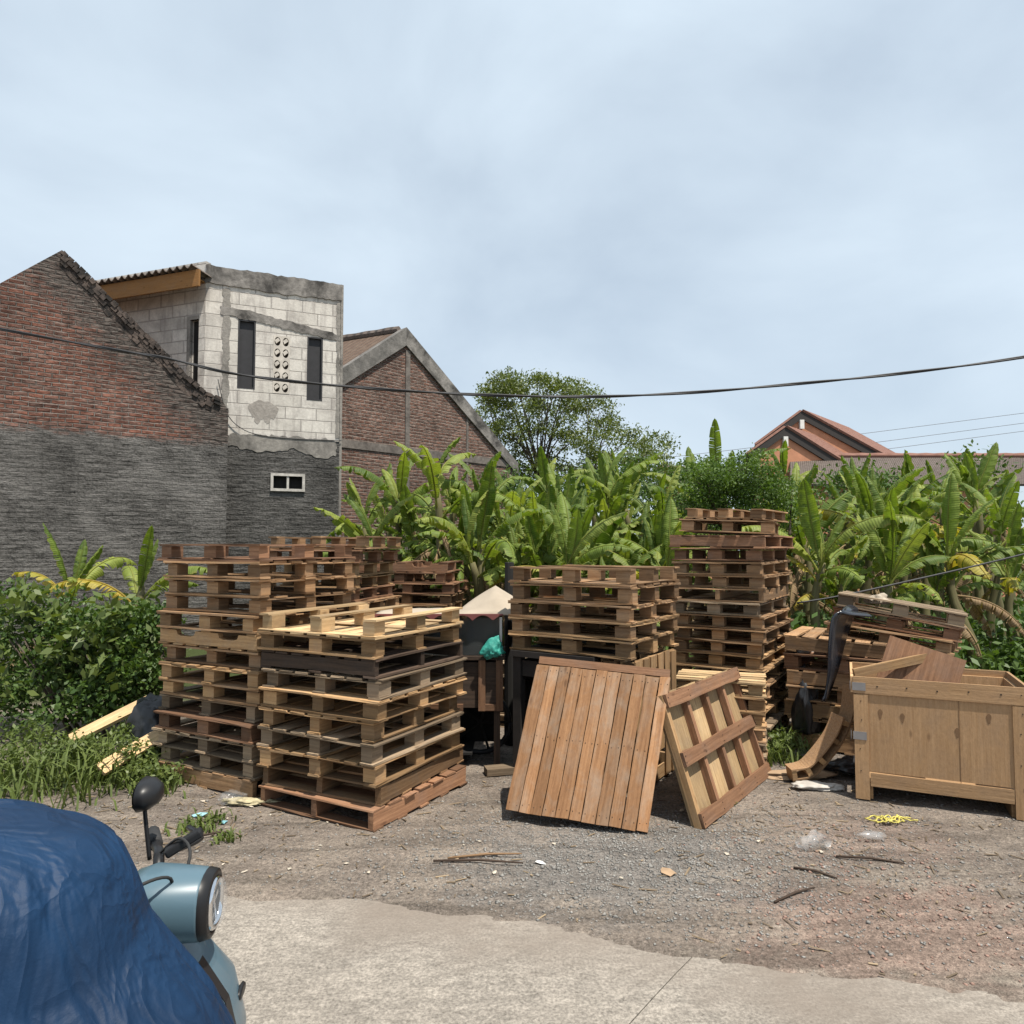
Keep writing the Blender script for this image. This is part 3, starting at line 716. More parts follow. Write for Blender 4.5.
# canvas over the roof: ridge at the right, falling to the left and the front
M['canvas'] = plain('pale_canvas', (.34, .285, .22), .85, var=.16, scale=4, bump=.5)
cv = MB(); nu, nv = 26, 14
for j in range(nv + 1):
    for i in range(nu + 1):
        s = i / nu; q = j / nv
        x = CX0 + .02 + (CX1 - CX0 + .14) * s
        rid = 1.23 + .21 * max(0, 1 - abs(x + .14) / .30) ** .9
        z = 1.215 + (rid - 1.215) * (1 - abs(q * 2 - 1) ** 1.3) + .012 * mnoise.noise(Vector((x * 7, q * 5, 2)))
        cv.v.append((x, CY - .02 + .66 * q, z))
for j in range(nv):
    for i in range(nu):
        a = j * (nu + 1) + i; cv.face([a, a + 1, a + nu + 2, a + nu + 1], [(0, 0)] * 4)
o = cv.build('canvas_sheet', M['canvas'], smooth=True); o.modifiers.new('s', 'SOLIDIFY').thickness = .006
tag(o, 'pale beige canvas sheet peaked over the roof of the food cart', 'canvas sheet')
M['teal'] = plain('teal_plastic', (.035, .27, .215), .45, var=.3, scale=20, bump=.8)
b = bmesh.new(); bmesh.ops.create_icosphere(b, subdivisions=4, radius=1)
for v_ in b.verts:
    p = v_.co.copy(); f = 1 + .45 * mnoise.noise(p * 1.6 + Vector((3, 1, 2))) + .25 * mnoise.noise(p * 4.5) + .12 * abs(mnoise.noise(p * 10))
    v_.co = Vector((p.x * .085, p.y * .05, p.z * .075)) * f * (1 + .35 * max(0, mnoise.noise(p * 2.6 + Vector((7, 2, 5))))) + Vector((.05, 0, .11)) * max(0, p.z) ** 3 + Vector((-.03, 0, -.02)) * max(0, -p.x) ** 2
me = bpy.data.meshes.new('teal_cloth'); b.to_mesh(me); b.free(); me.materials.append(M['teal']); me.polygons.foreach_set('use_smooth', [True] * len(me.polygons))
o = link('plastic_bag', me); o.location = (-.15, CY - .10, .965); tag(o, 'crumpled teal plastic bag on the food cart counter', 'bag')
o.location = (-.15, CY - .04, .936); o.scale = (.74, .6, .70)
b = MB(); b.tube([(-.02, CY + .72, 0), (-.02, CY + .72, .9), (-.025, CY + .71, 1.62)], [.05, .05, .04], 10)
tag(b.build('post', M['void']), 'short black post standing behind the canvas peak', 'post')
b = MB(); b.box((-.05, 5.62, .03), (.32, .12, .05), Matrix.Rotation(R(15), 3, 'Z')); tag(b.build('wood_offcut', M['greyish']), 'greyish wood offcut in the dark gap below the cart', 'wood offcut')

# ------------------------------------------------------------------ crate
YC = R(-25)
cr = empty('wooden_crate', (2.405, 5.06, 0), YC, 'pale plywood crate with open top at the right edge', 'crate')
cw, cdp, ch = 1.02, .70, .85
b = MB(); b.box((cw / 2, .012, .5), (cw - .04, .018, ch - .13 - .12), axis=2, tint=.6); b.build('front_panel', M['plywood'], cr)
for (cc, ss, nm) in (((.012, cdp / 2, .5), (.018, cdp - .04, ch - .25), 'side_panel'), ((cw - .012, cdp / 2, .5), (.018, cdp - .04, ch - .25), 'side_panel'), ((cw / 2, cdp - .012, .5), (cw - .04, .018, ch - .25), 'back_panel')):
    b = MB(); b.box(cc, ss, axis=2); b.build(nm, M['plywood'], cr)
b = MB(); b.box((cw / 2, .0, ch - .06), (cw, .014, .115), tint=.55); b.box((.045, .0, ch / 2 - .06), (.09, .013, ch - .13), tint=.62); b.box((cw - .045, .0, ch / 2 - .06), (.09, .013, ch - .13), tint=.5)
b.box((cw / 2, .0005, .145), (cw - .19, .012, .09), tint=.45); b.build('front_frame', M['plywood'], cr)
b = MB()
for x in (0, cw - .0): b.box((x + (-.008 if x == 0 else .008), cdp / 2, ch - .06), (.018, cdp, .11))
b.box((cw / 2, cdp + .008, ch - .06), (cw, .018, .11)); b.build('top_frame', M['plywood'], cr)
for x in (.06, cw - .06):
    b = MB(); b.box((x, cdp / 2, .05), (.1, cdp - .04, .085)); b.build('skid', M['honey'], cr)
b = MB(); b.box((cw / 2, cdp / 2, .11), (cw - .06, cdp - .06, .02)); b.build('floor_panel', M['plywood'], cr)
M['bracket'] = plain('grey_steel_bracket', (.28, .27, .27), .5, .6)
M['knot'] = plain('wood_knot', (.17, .095, .045), .8, var=.3)
for z in (.78, .44):
    b = MB(); b.box((.035, -.0095, z), (.085, .004, .055)); b.box((-.02, .03, z), (.004, .07, .055)); b.build('bracket', M['bracket'], cr)
for (x_, z_) in ((.165, .60), (.30, .585), (.62, .52), (.80, .63)):
    q = [(x_ + .013 * math.cos(a) * (1 + .3 * math.sin(3 * a)), -.0 + .0005, z_ + .034 * math.sin(a)) for a in [6.2832 * k / 14 for k in range(14)]]
    m = MB(); m.prism([Vector((a_, .0012, c_)) for a_, b_, c_ in q], (0, .003, 0)); m.build('knot', M['knot'], cr)
b = MB()
for x_ in (.045, cw - .045):
    for z_ in (.2, .35, .55, .68, .80): b.box((x_ + rnd.uniform(-.01, .01), -.0075, z_), (.006, .003, .006))
for k in range(5): b.box((.15 + .18 * k, -.008, .79 + rnd.uniform(-.01, .01)), (.009, .003, .009))
b.build('screw_heads', M['nail'], cr)
b = MB(); b.box((cw * .62, .0018, .47), (.004, .002, .56)); b.build('seam', M['knot'], cr)
# brown board leaning in the crate's mouth, and a stick
sb = MB(); sb.box((0, 0, 0), (.5, .02, .62), axis=2)
o = sb.build('board', M['reddish brown']); o.matrix_world = Matrix.Translation(Vector((2.405, 5.06, 0)) + Matrix.Rotation(YC, 3, 'Z') @ Vector((.40, .30, .74))) @ Matrix.Rotation(YC, 4, 'Z') @ Matrix.Rotation(R(18), 4, 'Y') @ Matrix.Rotation(R(-12), 4, 'X')
tag(o, 'reddish brown board sticking up out of the open crate', 'board')
sb = MB(); sb.box((0, 0, 0), (.55, .03, .06)); o = sb.build('batten', M['honey'])
o.matrix_world = Matrix.Translation(Vector((2.405, 5.06, 0)) + Matrix.Rotation(YC, 3, 'Z') @ Vector((.25, .25, .905))) @ Matrix.Rotation(YC + R(25), 4, 'Z') @ Matrix.Rotation(R(-12), 4, 'Y')
tag(o, 'honey coloured batten lying over the open crate top', 'batten')

# bent slatted strip leaning on the pile
arc = [P(790, 783, 5.42), P(808, 773, 5.42), P(824, 757, 5.42), P(838, 737, 5.42), P(847, 712, 5.42), P(850, 685, 5.42)]
arc = [a + Vector((.0, 0, 0)) for a in arc]; arc[0].z = max(arc[0].z, .03)
def smooth_pts(pts, n):
    out = []
    for i in range(len(pts) - 1):
        p0 = pts[max(i - 1, 0)]; p1 = pts[i]; p2 = pts[i + 1]; p3 = pts[min(i + 2, len(pts) - 1)]
        for k in range(n):
            t_ = k / n; out.append(.5 * ((2 * p1) + (p2 - p0) * t_ + (2 * p0 - 5 * p1 + 4 * p2 - p3) * t_ * t_ + (3 * p1 - p0 - 3 * p2 + p3) * t_ ** 3))
    out.append(pts[-1]); return out
ap = smooth_pts(arc, 5)
bs = empty('bent_slatted_strip', ap[0], 0, 'bent brown strip of wood with small cross blocks leaning before the slumped pile', 'wooden strip')
def ribbon(pts, off, wd, th):
    rings = []
    for i, p in enumerate(pts):
        d = (pts[min(i + 1, len(pts) - 1)] - pts[max(i - 1, 0)]).normalized(); s = Vector((-.3, .95, 0)); s = (s - d * s.dot(d)).normalized(); nn = s.cross(d)
        q = p - ap[0] + nn * off[0] + s * off[1]
        rings.append([q + s * a * wd / 2 + nn * e * th / 2 for a, e in ((-1, -1), (1, -1), (1, 1), (-1, 1))])
    return rings
b = MB(); b.loft(ribbon(ap, (0, 0), .13, .014), tint=.4); b.build('long_board', M['brown'], bs)
b = MB(); b.loft(ribbon(ap[:20], (-.075, 0), .13, .012), tint=.7); b.build('inner_board', M['brown'], bs)
for k in (1, 5, 9, 14, 18):
    p = ap[k]; d = (ap[k + 1] - ap[k - 1]).normalized(); s = Vector((-.3, .95, 0)); s = (s - d * s.dot(d)).normalized(); nn = s.cross(d)
    m = Matrix((d, s, nn)).transposed(); b = MB(); b.box(p - ap[0] + nn * -.038, (.035, .12, .06), m); b.build('cross_block', M['honey'], bs)

# black bent plastic sheet
M['black_plastic'] = plain('black_plastic', (.014, .016, .022), .22, var=.2, spec=.6)
prof = smooth_pts([P(872, 616, 5.66), P(850, 614, 5.66), P(838, 612, 5.66), P(831, 620, 5.66), P(828, 645, 5.66), P(827, 675, 5.66), P(823, 702, 5.66)], 6)
b = MB(); rings = []
for i, p in enumerate(prof):
    s = i / (len(prof) - 1); wd = .58 * (1 - .95 * max(0, (s - .30) / .70) ** 1.05) * (.55 + .45 * min(1, s / .25))
    ax = Vector((.62, .6, .05)).normalized() if s > .3 else Vector((.35, .93, 0)).normalized()
    k = min(1, max(0, (s - .15) / .3)); ax = (Vector((.35, .93, 0)) * (1 - k) + Vector((.62, .55, .02)) * k).normalized()
    nn = Vector((-.55, -.6, .3)).normalized()
    rings.append([p, p + ax * wd * .33 + nn * .02, p + ax * wd * .66 + nn * .02, p + ax * wd])
b.loft(rings, closed=False, caps=False)
o = b.build('plastic_sheet', M['black_plastic'], smooth=True); o.modifiers.new('s', 'SOLIDIFY').thickness = .012
tag(o, 'bent black plastic sheet hanging over the slumped pile beside the crate', 'plastic sheet')
# black rope between the stacks
b = MB(); b.tube(smooth_pts([P(797, 603, 6.75), P(840, 596, 6.75), P(900, 583, 6.8), P(1000, 560, 6.9), P(1120, 530, 7.0)], 4), .009, 6)
tag(b.build('rope', M['cable'], smooth=True), 'dark rope strung from the tall right stack over the slumped pile', 'rope')
# rags and sacks
def lump(name, loc, size, mat, seed, label, cat, rough=.35, sub=4, group=None, rz=0):
    b = bmesh.new(); bmesh.ops.create_icosphere(b, subdivisions=sub, radius=1)
    for v_ in b.verts:
        p = v_.co.copy(); f = 1 + rough * mnoise.noise(p * 1.3 + Vector((seed, 1, 2))) + rough * .6 * mnoise.noise(p * 3.7 + Vector((0, seed, 0))) + rough * .25 * mnoise.noise(p * 9 + Vector((0, seed, 0)))
        q = Vector((p.x * size[0], p.y * size[1], p.z * size[2])) * f; q.z = max(q.z, -size[2] * .45); v_.co = q
    me = bpy.data.meshes.new(name); b.to_mesh(me); b.free(); me.materials.append(mat); me.polygons.foreach_set('use_smooth', [True] * len(me.polygons))
    o = link(name, me); o.location = loc; o.rotation_euler = (0, 0, rz); return tag(o, label, cat, group)
M['white_cloth'] = plain('dirty_white_plastic', (.40, .37, .33), .7, var=.25, scale=14, bump=.5)
M['black_bag'] = plain('black_bag', (.02, .02, .022), .35, var=.3, bump=.6)
M['cardboard'] = plain('cardboard', (.34, .23, .14), .9, var=.2)
p = G(818, 789); lump('plastic_wrap', (p.x, p.y, .02), (.15, .07, .03), M['white_cloth'], 3, 'dirty white plastic wrap on the ground left of the crate', 'plastic wrap', .5)
p = G(795, 776); lump('cloth_rag', (p.x, p.y, .015), (.30, .10, .025), M['cardboard'], 8, 'beige rag flattened on the ground before the right stack', 'rag', .5)
p = P(803, 705, 6.3); lump('plastic_wrap', (2.63, 6.45, .82), (.07, .06, .09), M['white_cloth'], 5, 'white plastic tied high beside the slumped pile', 'plastic wrap', .5)
lump('rubbish_bag', (2.60, 6.34, .30), (.11, .10, .36), M['black_bag'], 6, 'black rubbish bag stuffed between the right stack and the slumped pile', 'bag', .4)
lump('rag', P(878, 601, 6.3), (.10, .08, .05), M['canvas'], 11, 'small pale rag on top of the tipped pallets', 'rag', .5)
p = G(835, 776); lump('rubbish_bag', (p.x + .15, p.y + .05, .06), (.22, .12, .06), M['black_bag'], 13, 'flat black bag on the ground before the slumped pile', 'bag', .4)

# ------------------------------------------------------------------ buildings
class Wall:
    """vertical plane through two plan points; pixel -> (s, z) on it at build time"""
    def __init__(s, a, b): s.a = Vector((a[0], a[1], 0)); s.b = Vector((b[0], b[1], 0)); s.L = (s.b - s.a).length; s.u = (s.b - s.a) / s.L; s.n = Vector((s.u.y, -s.u.x, 0))
    def px(s, px, py):
        d = ray(px, py); k = (s.n.dot(s.a) - s.n.dot(Vector((0, 0, H)))) / s.n.dot(d); p = Vector((0, 0, H)) + d * k
        return ((p - s.a).dot(s.u), p.z)
    def pt(s, q, off=0.0): return s.a + s.u * q[0] + s.n * off + Vector((0, 0, q[1]))
    def poly(s, mb, pts, off0, off1, tint=.5, mi=0):
        mb.prism([s.pt(q, off0) for q in pts], s.n * (off1 - off0), tint, mi, mp=lambda p: ((p - s.a).dot(s.u), p.z))
    def rect(s, mb, s0, z0, s1, z1, off0, off1, tint=.5, mi=0): s.poly(mb, [(s0, z0), (s1, z0), (s1, z1), (s0, z1)], off0, off1, tint, mi)
def PB(px, Y): return ((px - 512) / F * Y, Y)

def rag(pts, amp=.02, step=.07, seed=0):
    out = []
    for (a, b) in zip(pts, pts[1:] + pts[:1]):
        L = math.hypot(b[0] - a[0], b[1] - a[1]); n_ = max(1, int(L / step)); nx_, ny_ = -(b[1] - a[1]) / max(L, 1e-6), (b[0] - a[0]) / max(L, 1e-6)
        for k in range(n_):
            f = k / n_; q = (a[0] + (b[0] - a[0]) * f, a[1] + (b[1] - a[1]) * f); w_ = amp * (mnoise.noise(Vector((q[0] * 6, q[1] * 6, seed))) + .6 * mnoise.noise(Vector((q[0] * 17, q[1] * 17, seed + 3))))
            out.append((q[0] + nx_ * w_, q[1] + ny_ * w_))
    return out
# two-storey pale house
A_ = PB(200.5, 13.0); B_ = PB(338, 13.95); D_ = PB(5, 14.75)
wf = Wall(A_, B_); ws_ = Wall(D_, A_)
hs = empty('block_house', (A_[0], A_[1], 0), 0, 'two storey house of pale concrete blocks over a grey rendered ground floor', 'house')
hs_inv = Matrix.Translation(-hs.location)
def part(mb, name, mat, root, **k):
    o = mb.build(name, mat, root, **k); o.matrix_parent_inverse = Matrix.Translation(-Vector(root.location)); return o
def hole_wall(wall, outline, holes, off0, off1, mat, name, root, tint=.5):
    """front wall with real rectangular openings, cut into a grid of cells"""
    ss = sorted(set([q[0] for q in outline] + [h[0] for h in holes] + [h[2] for h in holes]))
    mb = MB(); zlo = min(q[1] for q in outline)
    def top(s): # outline = [(s,z0),(s,z0),(s1,zt1),(s0,zt0)]
        (s0, z0), (s1, z1) = outline[3], outline[2]; return z0 + (z1 - z0) * (s - s0) / (s1 - s0)
    for a, b in zip(ss, ss[1:]):
        mid = (a + b) / 2; cuts = sorted([(h[1], h[3]) for h in holes if h[0] <= mid <= h[2]])
        z = zlo
        for (h0, h1) in cuts:
            wall.poly(mb, [(a, z), (b, z), (b, h0), (a, h0)], off0, off1, tint); z = h1
        wall.poly(mb, [(a, z), (b, z), (b, top(b)), (a, top(a))], off0, off1, tint)
    return part(mb, name, mat, root)
zsp = 3.85
w1 = [*wf.px(237, 388), *wf.px(256, 321)]; w2 = [*wf.px(306.5, 400), *wf.px(323, 338)]
rv = [*wf.px(272.5, 393), *wf.px(290, 337)]; vt = [*wf.px(273, 488.5), *wf.px(302, 477)]
top0 = wf.px(200.5, 266)[1]; top1 = wf.px(340, 286)[1]
hole_wall(wf, [(0, zsp), (wf.L, zsp), (wf.L, top1), (0, top0)], [w1, w2, rv], -.12, 0, M['blocks'], 'upper_wall', hs)
hole_wall(wf, [(0, -.1), (wf.L, -.1), (wf.L, zsp - .003), (0, zsp - .003)], [vt], -.12, .035, M['rough_render'], 'lower_wall', hs)
# smooth render band where both meet
m = MB(); wf.poly(m, rag([(.40, zsp - .15), (.9, zsp - .30), (1.6, zsp - .22), (2.1, zsp - .36), (wf.L - .06, zsp - .30), (wf.L - .06, zsp + .03), (1.4, zsp + .05), (.45, zsp + .02)], .07, .05, 1), .036, .044); part(m, 'render_band', M['concrete'], hs)
# ring beams and columns, grey, slightly proud
m = MB(); wf.poly(m, rag([(-.02, top0 - .30), (wf.L * .5, (top0 + top1) / 2 - .33), (wf.L + .02, top1 - .30), (wf.L + .02, top1 + .03), (-.02, top0 + .03)], .035, .06, 2), -.13, .03); part(m, 'parapet_beam', M['stained_concrete'], hs)
q0 = wf.px(221, 306); q1 = wf.px(340, 335); q2 = wf.px(340, 342); q3 = wf.px(258, 322); q4 = wf.px(221, 314)
m = MB(); wf.poly(m, rag([q4, q3, q2, q1, wf.px(295, 323), wf.px(255, 312), q0], .035, .05, 3), .002, .014); part(m, 'lintel_beam', M['stained_concrete'], hs)
q = wf.px(225, 380)[0]; m = MB(); wf.poly(m, rag([(q - .06, zsp + .06), (q + .06, zsp + .06), (q + .06, top0 - .38), (q - .06, top0 - .38)], .04, .05, 4), .001, .010); part(m, 'concrete_column', M['concrete'], hs)
m = MB(); wf.poly(m, rag([(wf.L - .07, zsp + .07), (wf.L - .01, zsp + .07), (wf.L - .01, top1 - .34), (wf.L - .07, top1 - .34)], .02, .05, 5), .001, .012); part(m, 'concrete_column', M['concrete'], hs)
m = MB(); wf.poly(m, [(wf.L + .002, -.1), (wf.L + .05, -.1), (wf.L + .05, top1 + .02), (wf.L + .002, top1 + .02)], -.14, .02); part(m, 'corner_edge', M['concrete'], hs)
# grey patch of mortar below the vent (a stain of its own shape)
m = MB(); cs, cz = wf.px(263, 412)
patch_ = [(cs + .26 * math.cos(a) * (1 + .12 * math.sin(3 * a)), cz + .22 * math.sin(a) * (1 if math.sin(a) > 0 else .9 + .3 * math.sin(9 * a))) for a in [2 * math.pi * k / 40 for k in range(40)]]
wf.poly(m, rag(patch_, .04, .03, 6), .001, .004); part(m, 'mortar_patch', concrete('mortar_patch', (.33, .30, .27), (.26, .235, .21)), hs)
for wd in (w1, w2):
    wn = MB(); a, z0, b, z1 = wd
    wf.rect(wn, a + .03, z0 + .03, b - .03, z1 - .03, -.09, -.05)
    wo = part(wn, 'window', M['black_board'], hs)
    fr = MB(); wf.rect(fr, a, z0, a + .03, z1, -.11, .004); wf.rect(fr, b - .03, z0, b, z1, -.11, .004); wf.rect(fr, a + .03, z0, b - .03, z0 + .03, -.11, .004); wf.rect(fr, a + .03, z1 - .03, b - .03, z1, -.11, .004)
    fo = fr.build('frame', M['black_board'], wo); fo.matrix_parent_inverse = Matrix.Identity(4)
# pierced vent blocks: 5 x 2 with round petal holes
m = MB(); a, z0, b, z1 = rv; nc, nr = 2, 5
def petal_cell(mb, s0, zz0, s1, zz1):
    cs, cz = (s0 + s1) / 2, (zz0 + zz1) / 2; rx, rz_ = (s1 - s0) * .36, (zz1 - zz0) * .38; n = 20
    outer = []; inner = []
    for k in range(n):
        a = 2 * math.pi * k / n + math.pi / 4; c_, s_ = math.cos(a), math.sin(a); mm = max(abs(c_), abs(s_))
        outer.append((cs + (s1 - s0) / 2 * c_ / mm, cz + (zz1 - zz0) / 2 * s_ / mm)); inner.append((cs + rx * c_, cz + rz_ * s_))
    for k in range(n):
        j = (k + 1) % n; bb = len(mb.v)
        for q, o in ((outer[k], 0), (outer[j], 0), (inner[j], 0), (inner[k], 0), (inner[j], -.1), (inner[k], -.1)): mb.v.append(tuple(wf.pt(q, o + .006)))
        mb.face([bb, bb + 1, bb + 2, bb + 3], [outer[k], outer[j], inner[j], inner[k]]); mb.face([bb + 3, bb + 2, bb + 4, bb + 5], [inner[k], inner[j], inner[j], inner[k]])
    # slanting fin across the hole
    wf.poly(mb, [(cs - rx * .95, cz + rz_ * .25), (cs - rx * .45, cz - rz_ * .45), (cs + rx * .85, cz + rz_ * .25), (cs + rx * .25, cz + rz_ * .92)], -.07, .0)
for i in range(nc):
    for j in range(nr): petal_cell(m, a + (b - a) * i / nc, z0 + (z1 - z0) * j / nr, a + (b - a) * (i + 1) / nc, z0 + (z1 - z0) * (j + 1) / nr)
part(m, 'vent_block', plain('cast_vent_block', (.50, .455, .40), .9, var=.25, scale=6), hs)
m = MB(); wf.rect(m, a, z0, b, z1, -.118, -.108); part(m, 'vent_backing', plain('hole_shade_grey', (.09, .08, .072), .9), hs)  # grey sheet behind the holes, coloured as the shade inside them
# small low vent window in the rendered wall
m = MB(); a, z0, b, z1 = vt; e = .05
wf.rect(m, a - e, z0 - e, a, z1 + e, -.08, .075); wf.rect(m, b, z0 - e, b + e, z1 + e, -.08, .075); wf.rect(m, a, z0 - e, b, z0, -.08, .075); wf.rect(m, a, z1, b, z1 + e, -.08, .075); wf.rect(m, (a + b) / 2 - .02, z0, (a + b) / 2 + .02, z1, -.08, .06)
vo = part(m, 'vent_window', M['trim'], hs)
m = MB(); wf.rect(m, a, z0, (a + b) / 2 - .021, z1, -.075, -.065); wf.rect(m, (a + b) / 2 + .021, z0, b, z1, -.075, -.065); m.build('pane', M['void'], vo)  # near-black sheets painted as the shade in the two openings
# left side wall, door opening, eave and corrugated sheet
dr = [*ws_.px(188, 432), *ws_.px(199, 319)]
zt = ws_.px(199, 283)[1]
hole_wall(ws_, [(0, 2.0), (ws_.L - .003, 2.0), (ws_.L - .003, 7.1), (0, 7.1)], [dr], -.12, 0, M['blocks'], 'side_wall', hs)
m = MB(); a, z0, b, z1 = dr; ws_.rect(m, a, z0, b, z1, -.11, -.09); part(m, 'doorway_shade', M['void'], hs)  # near-black sheet filling the open doorway as its shade
m = MB(); ws_.rect(m, a - .07, z0, a, z1 + .07, -.06, .012); ws_.rect(m, a, z1, b, z1 + .07, -.06, .012); part(m, 'door_frame', M['concrete'], hs)
m = MB(); ws_.rect(m, -.5, 6.44, ws_.L + .27, 6.74, .42, .46, .4); part(m, 'fascia', M['fascia'], hs)
m = MB(); ws_.poly(m, [(-.5, 6.68), (ws_.L - .01, 6.68), (ws_.L - .01, 6.71), (-.5, 6.71)], .002, .418, .4); part(m, 'soffit', M['fascia'], hs)
m = MB(); nst = 300; L0 = -.6; L1 = ws_.L + .24; r1 = []; r2 = []
for k in range(nst + 1):
    s_ = L0 + (L1 - L0) * k / nst; z = 6.785 + .034 * math.sin(s_ * 2 * math.pi / .165)
    r1.append(ws_.pt((s_, z), .55)); r2.append(ws_.pt((s_ - .42 * (s_ / L1), z + .05), -1.2))
m.loft([r1, r2], closed=False, caps=False, us=1.0); ro = part(m, 'roof', M['asbestos'], hs); ro.modifiers.new('s', 'SOLIDIFY').thickness = .012
# rest of the shell (back walls) so that the house is closed from the side
back = Vector((D_[0], D_[1], 0)) - Vector((A_[0], A_[1], 0))
wb = Wall(B_, (B_[0] + back.x, B_[1] + back.y)); m = MB(); wb.rect(m, .13, -.1, wb.L, 6.7, 0, .12); part(m, 'rear_wall', M['rough_render'], hs)
# wire drooping over the facade
m = MB(); m.tube(smooth_pts([wf.pt(wf.px(*q), .05) for q in ((218, 380), (226, 412), (240, 428), (262, 436), (300, 439.5), (341, 441))], 4), .008, 5)
tag(m.build('wire', M['cable'], smooth=True), 'thin wire drooping across the pale block house facade', 'wire')

# brick gable house at left
WL = Wall(PB(-130, 9.9), PB(226, 12.85)); e_ = WL.L
lh = empty('brick_house', (WL.a.x, WL.a.y, 0), 0, 'low brick house with blackened raked gable at the left edge', 'house')
def rk(px, py): return WL.px(px, py)
rake = [rk(227, 408), rk(221, 399), rk(205, 391), rk(186, 376), rk(160, 348), rk(128, 317), rk(100, 288), rk(62, 250)]
apx = rake[-1]; slope = (rake[-1][1] - rake[-3][1]) / (rake[-1][0] - rake[-3][0])
outl = [(0, -.1), (e_, -.1), (e_, rake[0][1])] + rake + [(0, apx[1] + slope * (apx[0] - 0) * 1.0)]
kb = rk(160, 348); sl = -slope; 
M['brick_left'] = brick('brick_stained', (.215, .092, .064), (.115, .055, .042), (.20, .165, .145), .2, .07, .013,
                        plaster=((.150, .142, .134), rk(170, 440)[1]), dark=(sl, kb[1] + sl * kb[0] - 1.25, 1.2), mott=.45)
m = MB(); WL.poly(m, outl, -.15, 0); part(m, 'gable_wall', M['brick_left'], lh)
M['black_brick'] = concrete('blackened_brick', (.13, .10, .085), (.03, .027, .025), .35, .6, 5, .8)
m = MB(); rr2 = random.Random(5)
for (s0, z0), (s1, z1) in zip(rake[1:], rake[2:]):
    L = math.hypot(s1 - s0, z1 - z0); nn_ = max(1, int(L / .10)); an = math.atan2(z1 - z0, s1 - s0)
    for k in range(nn_):
        for row_ in range(4):
            f = (k + .5) / nn_; cs_, cz_ = s0 + (s1 - s0) * f, z0 + (z1 - z0) * f - .03 - .08 * row_; w_, h_ = .055 * rr2.uniform(.75, 1.05), .04 * rr2.uniform(.7, 1.2); a_ = an + R(rr2.uniform(-8, 8))
            q = [(cs_ + x * w_ * math.cos(a_) - y * h_ * math.sin(a_), cz_ + x * w_ * math.sin(a_) + y * h_ * math.cos(a_)) for x, y in ((1, -1), (1, 1), (-1, 1), (-1, -1))]
            WL.poly(m, q, .002, rr2.uniform(.02, .06) - row_ * .012, rr2.random())
part(m, 'coping', M['black_brick'], lh)
dirv = Vector((-.75, .66, 0)); m = MB()
pts = [WL.pt(q, -.16) - Vector((0, 0, .05)) for q in rake[2:]]
m.loft([pts, [p + dirv * 4 for p in pts]], closed=False, caps=False, us=4); ro = part(m, 'roof', M['tile_brown'], lh); ro.modifiers.new('s', 'SOLIDIFY').thickness = .05

M['mid_concrete'] = concrete('brownish_concrete', (.20, .175, .155), (.11, .095, .085), .4, .65, 2.5)
# middle brick gable house
WM = Wall(PB(341, 17.0), PB(516, 21.4))
mh = empty('brick_house', (WM.a.x, WM.a.y, 0), 0, 'tall red brick gable house with grey coping beyond the banana plants', 'house')
ap_ = WM.px(405, 333); er = WM.px(515, 466); el = (ap_[0] - (er[0] - ap_[0]), er[1])
m = MB(); WM.poly(m, [(el[0], -.1), (er[0], -.1), er, ap_, el], -.2, 0); part(m, 'gable_wall', M['brick_mid'], mh)
m = MB(); t_ = .30
WM.poly(m, [(ap_[0], ap_[1] + .14), (el[0] - .1, el[1] + .06), (el[0] - .1, el[1] - t_), (ap_[0], ap_[1] - t_ - .04)], -.25, .07); part(m, 'coping', concrete('pale_coping', (.22, .205, .19), (.10, .095, .088), .4, .65, 2), mh)
m = MB(); WM.poly(m, [(ap_[0] + .002, ap_[1] + .14), (ap_[0] + .002, ap_[1] - t_ - .04), (er[0] + .1, er[1] - t_), (er[0] + .1, er[1] + .06)], -.25, .07); part(m, 'coping', M['stained_concrete'], mh)
q = WM.px(407, 420)[0]; m = MB(); WM.rect(m, q - .07, 1, q + .07, ap_[1] - t_ - .15, .001, .03); part(m, 'concrete_column', M['mid_concrete'], mh)
q = WM.px(467, 440)[0]; m = MB(); WM.rect(m, q - .035, 1, q + .035, WM.px(467, 412)[1], .001, .02); part(m, 'concrete_column', M['mid_concrete'], mh)
z1 = WM.px(343, 443)[1]; m = MB(); WM.rect(m, el[0] + .2, z1 - .11, er[0] - .25, z1 + .09, .001, .026); part(m, 'concrete_beam', M['mid_concrete'], mh)
rd = Vector((-.9, .44, 0)); m = MB()
pa = WM.pt(ap_, -.26) + Vector((0, 0, .10)); pl = WM.pt((el[0] - .1, el[1]), -.26) + Vector((0, 0, .02)); pr = WM.pt((er[0] + .1, er[1]), -.26)
for qa, qb in ((pl, pa), (pa, pr)):
    bb = len(m.v); L = (qb - qa).length
    for p in (qa, qb, qb + rd * 7, qa + rd * 7): m.v.append(tuple(p))
    m.face([bb, bb + 1, bb + 2, bb + 3], [(0, 0), (0, L), (7, L), (7, 0)])
ro = part(m, 'roof', M['tile_brown'], mh); ro.modifiers.new('s', 'SOLIDIFY').thickness = .06
m = MB(); m.tube([pa + Vector((0, 0, .04)) + rd * k * .35 for k in range(20)], [.10 + .015 * (k % 2) for k in range(20)], 8); part(m, 'ridge_cap', M['tile_grey'], mh)
m = MB(); wr_ = Wall((WM.b.x, WM.b.y), (WM.b.x + rd.x * 7, WM.b.y + rd.y * 7)); wr_.rect(m, .25, -.1, 7, er[1] - .1, 0, .15); part(m, 'side_wall', M['brick_mid'], mh)

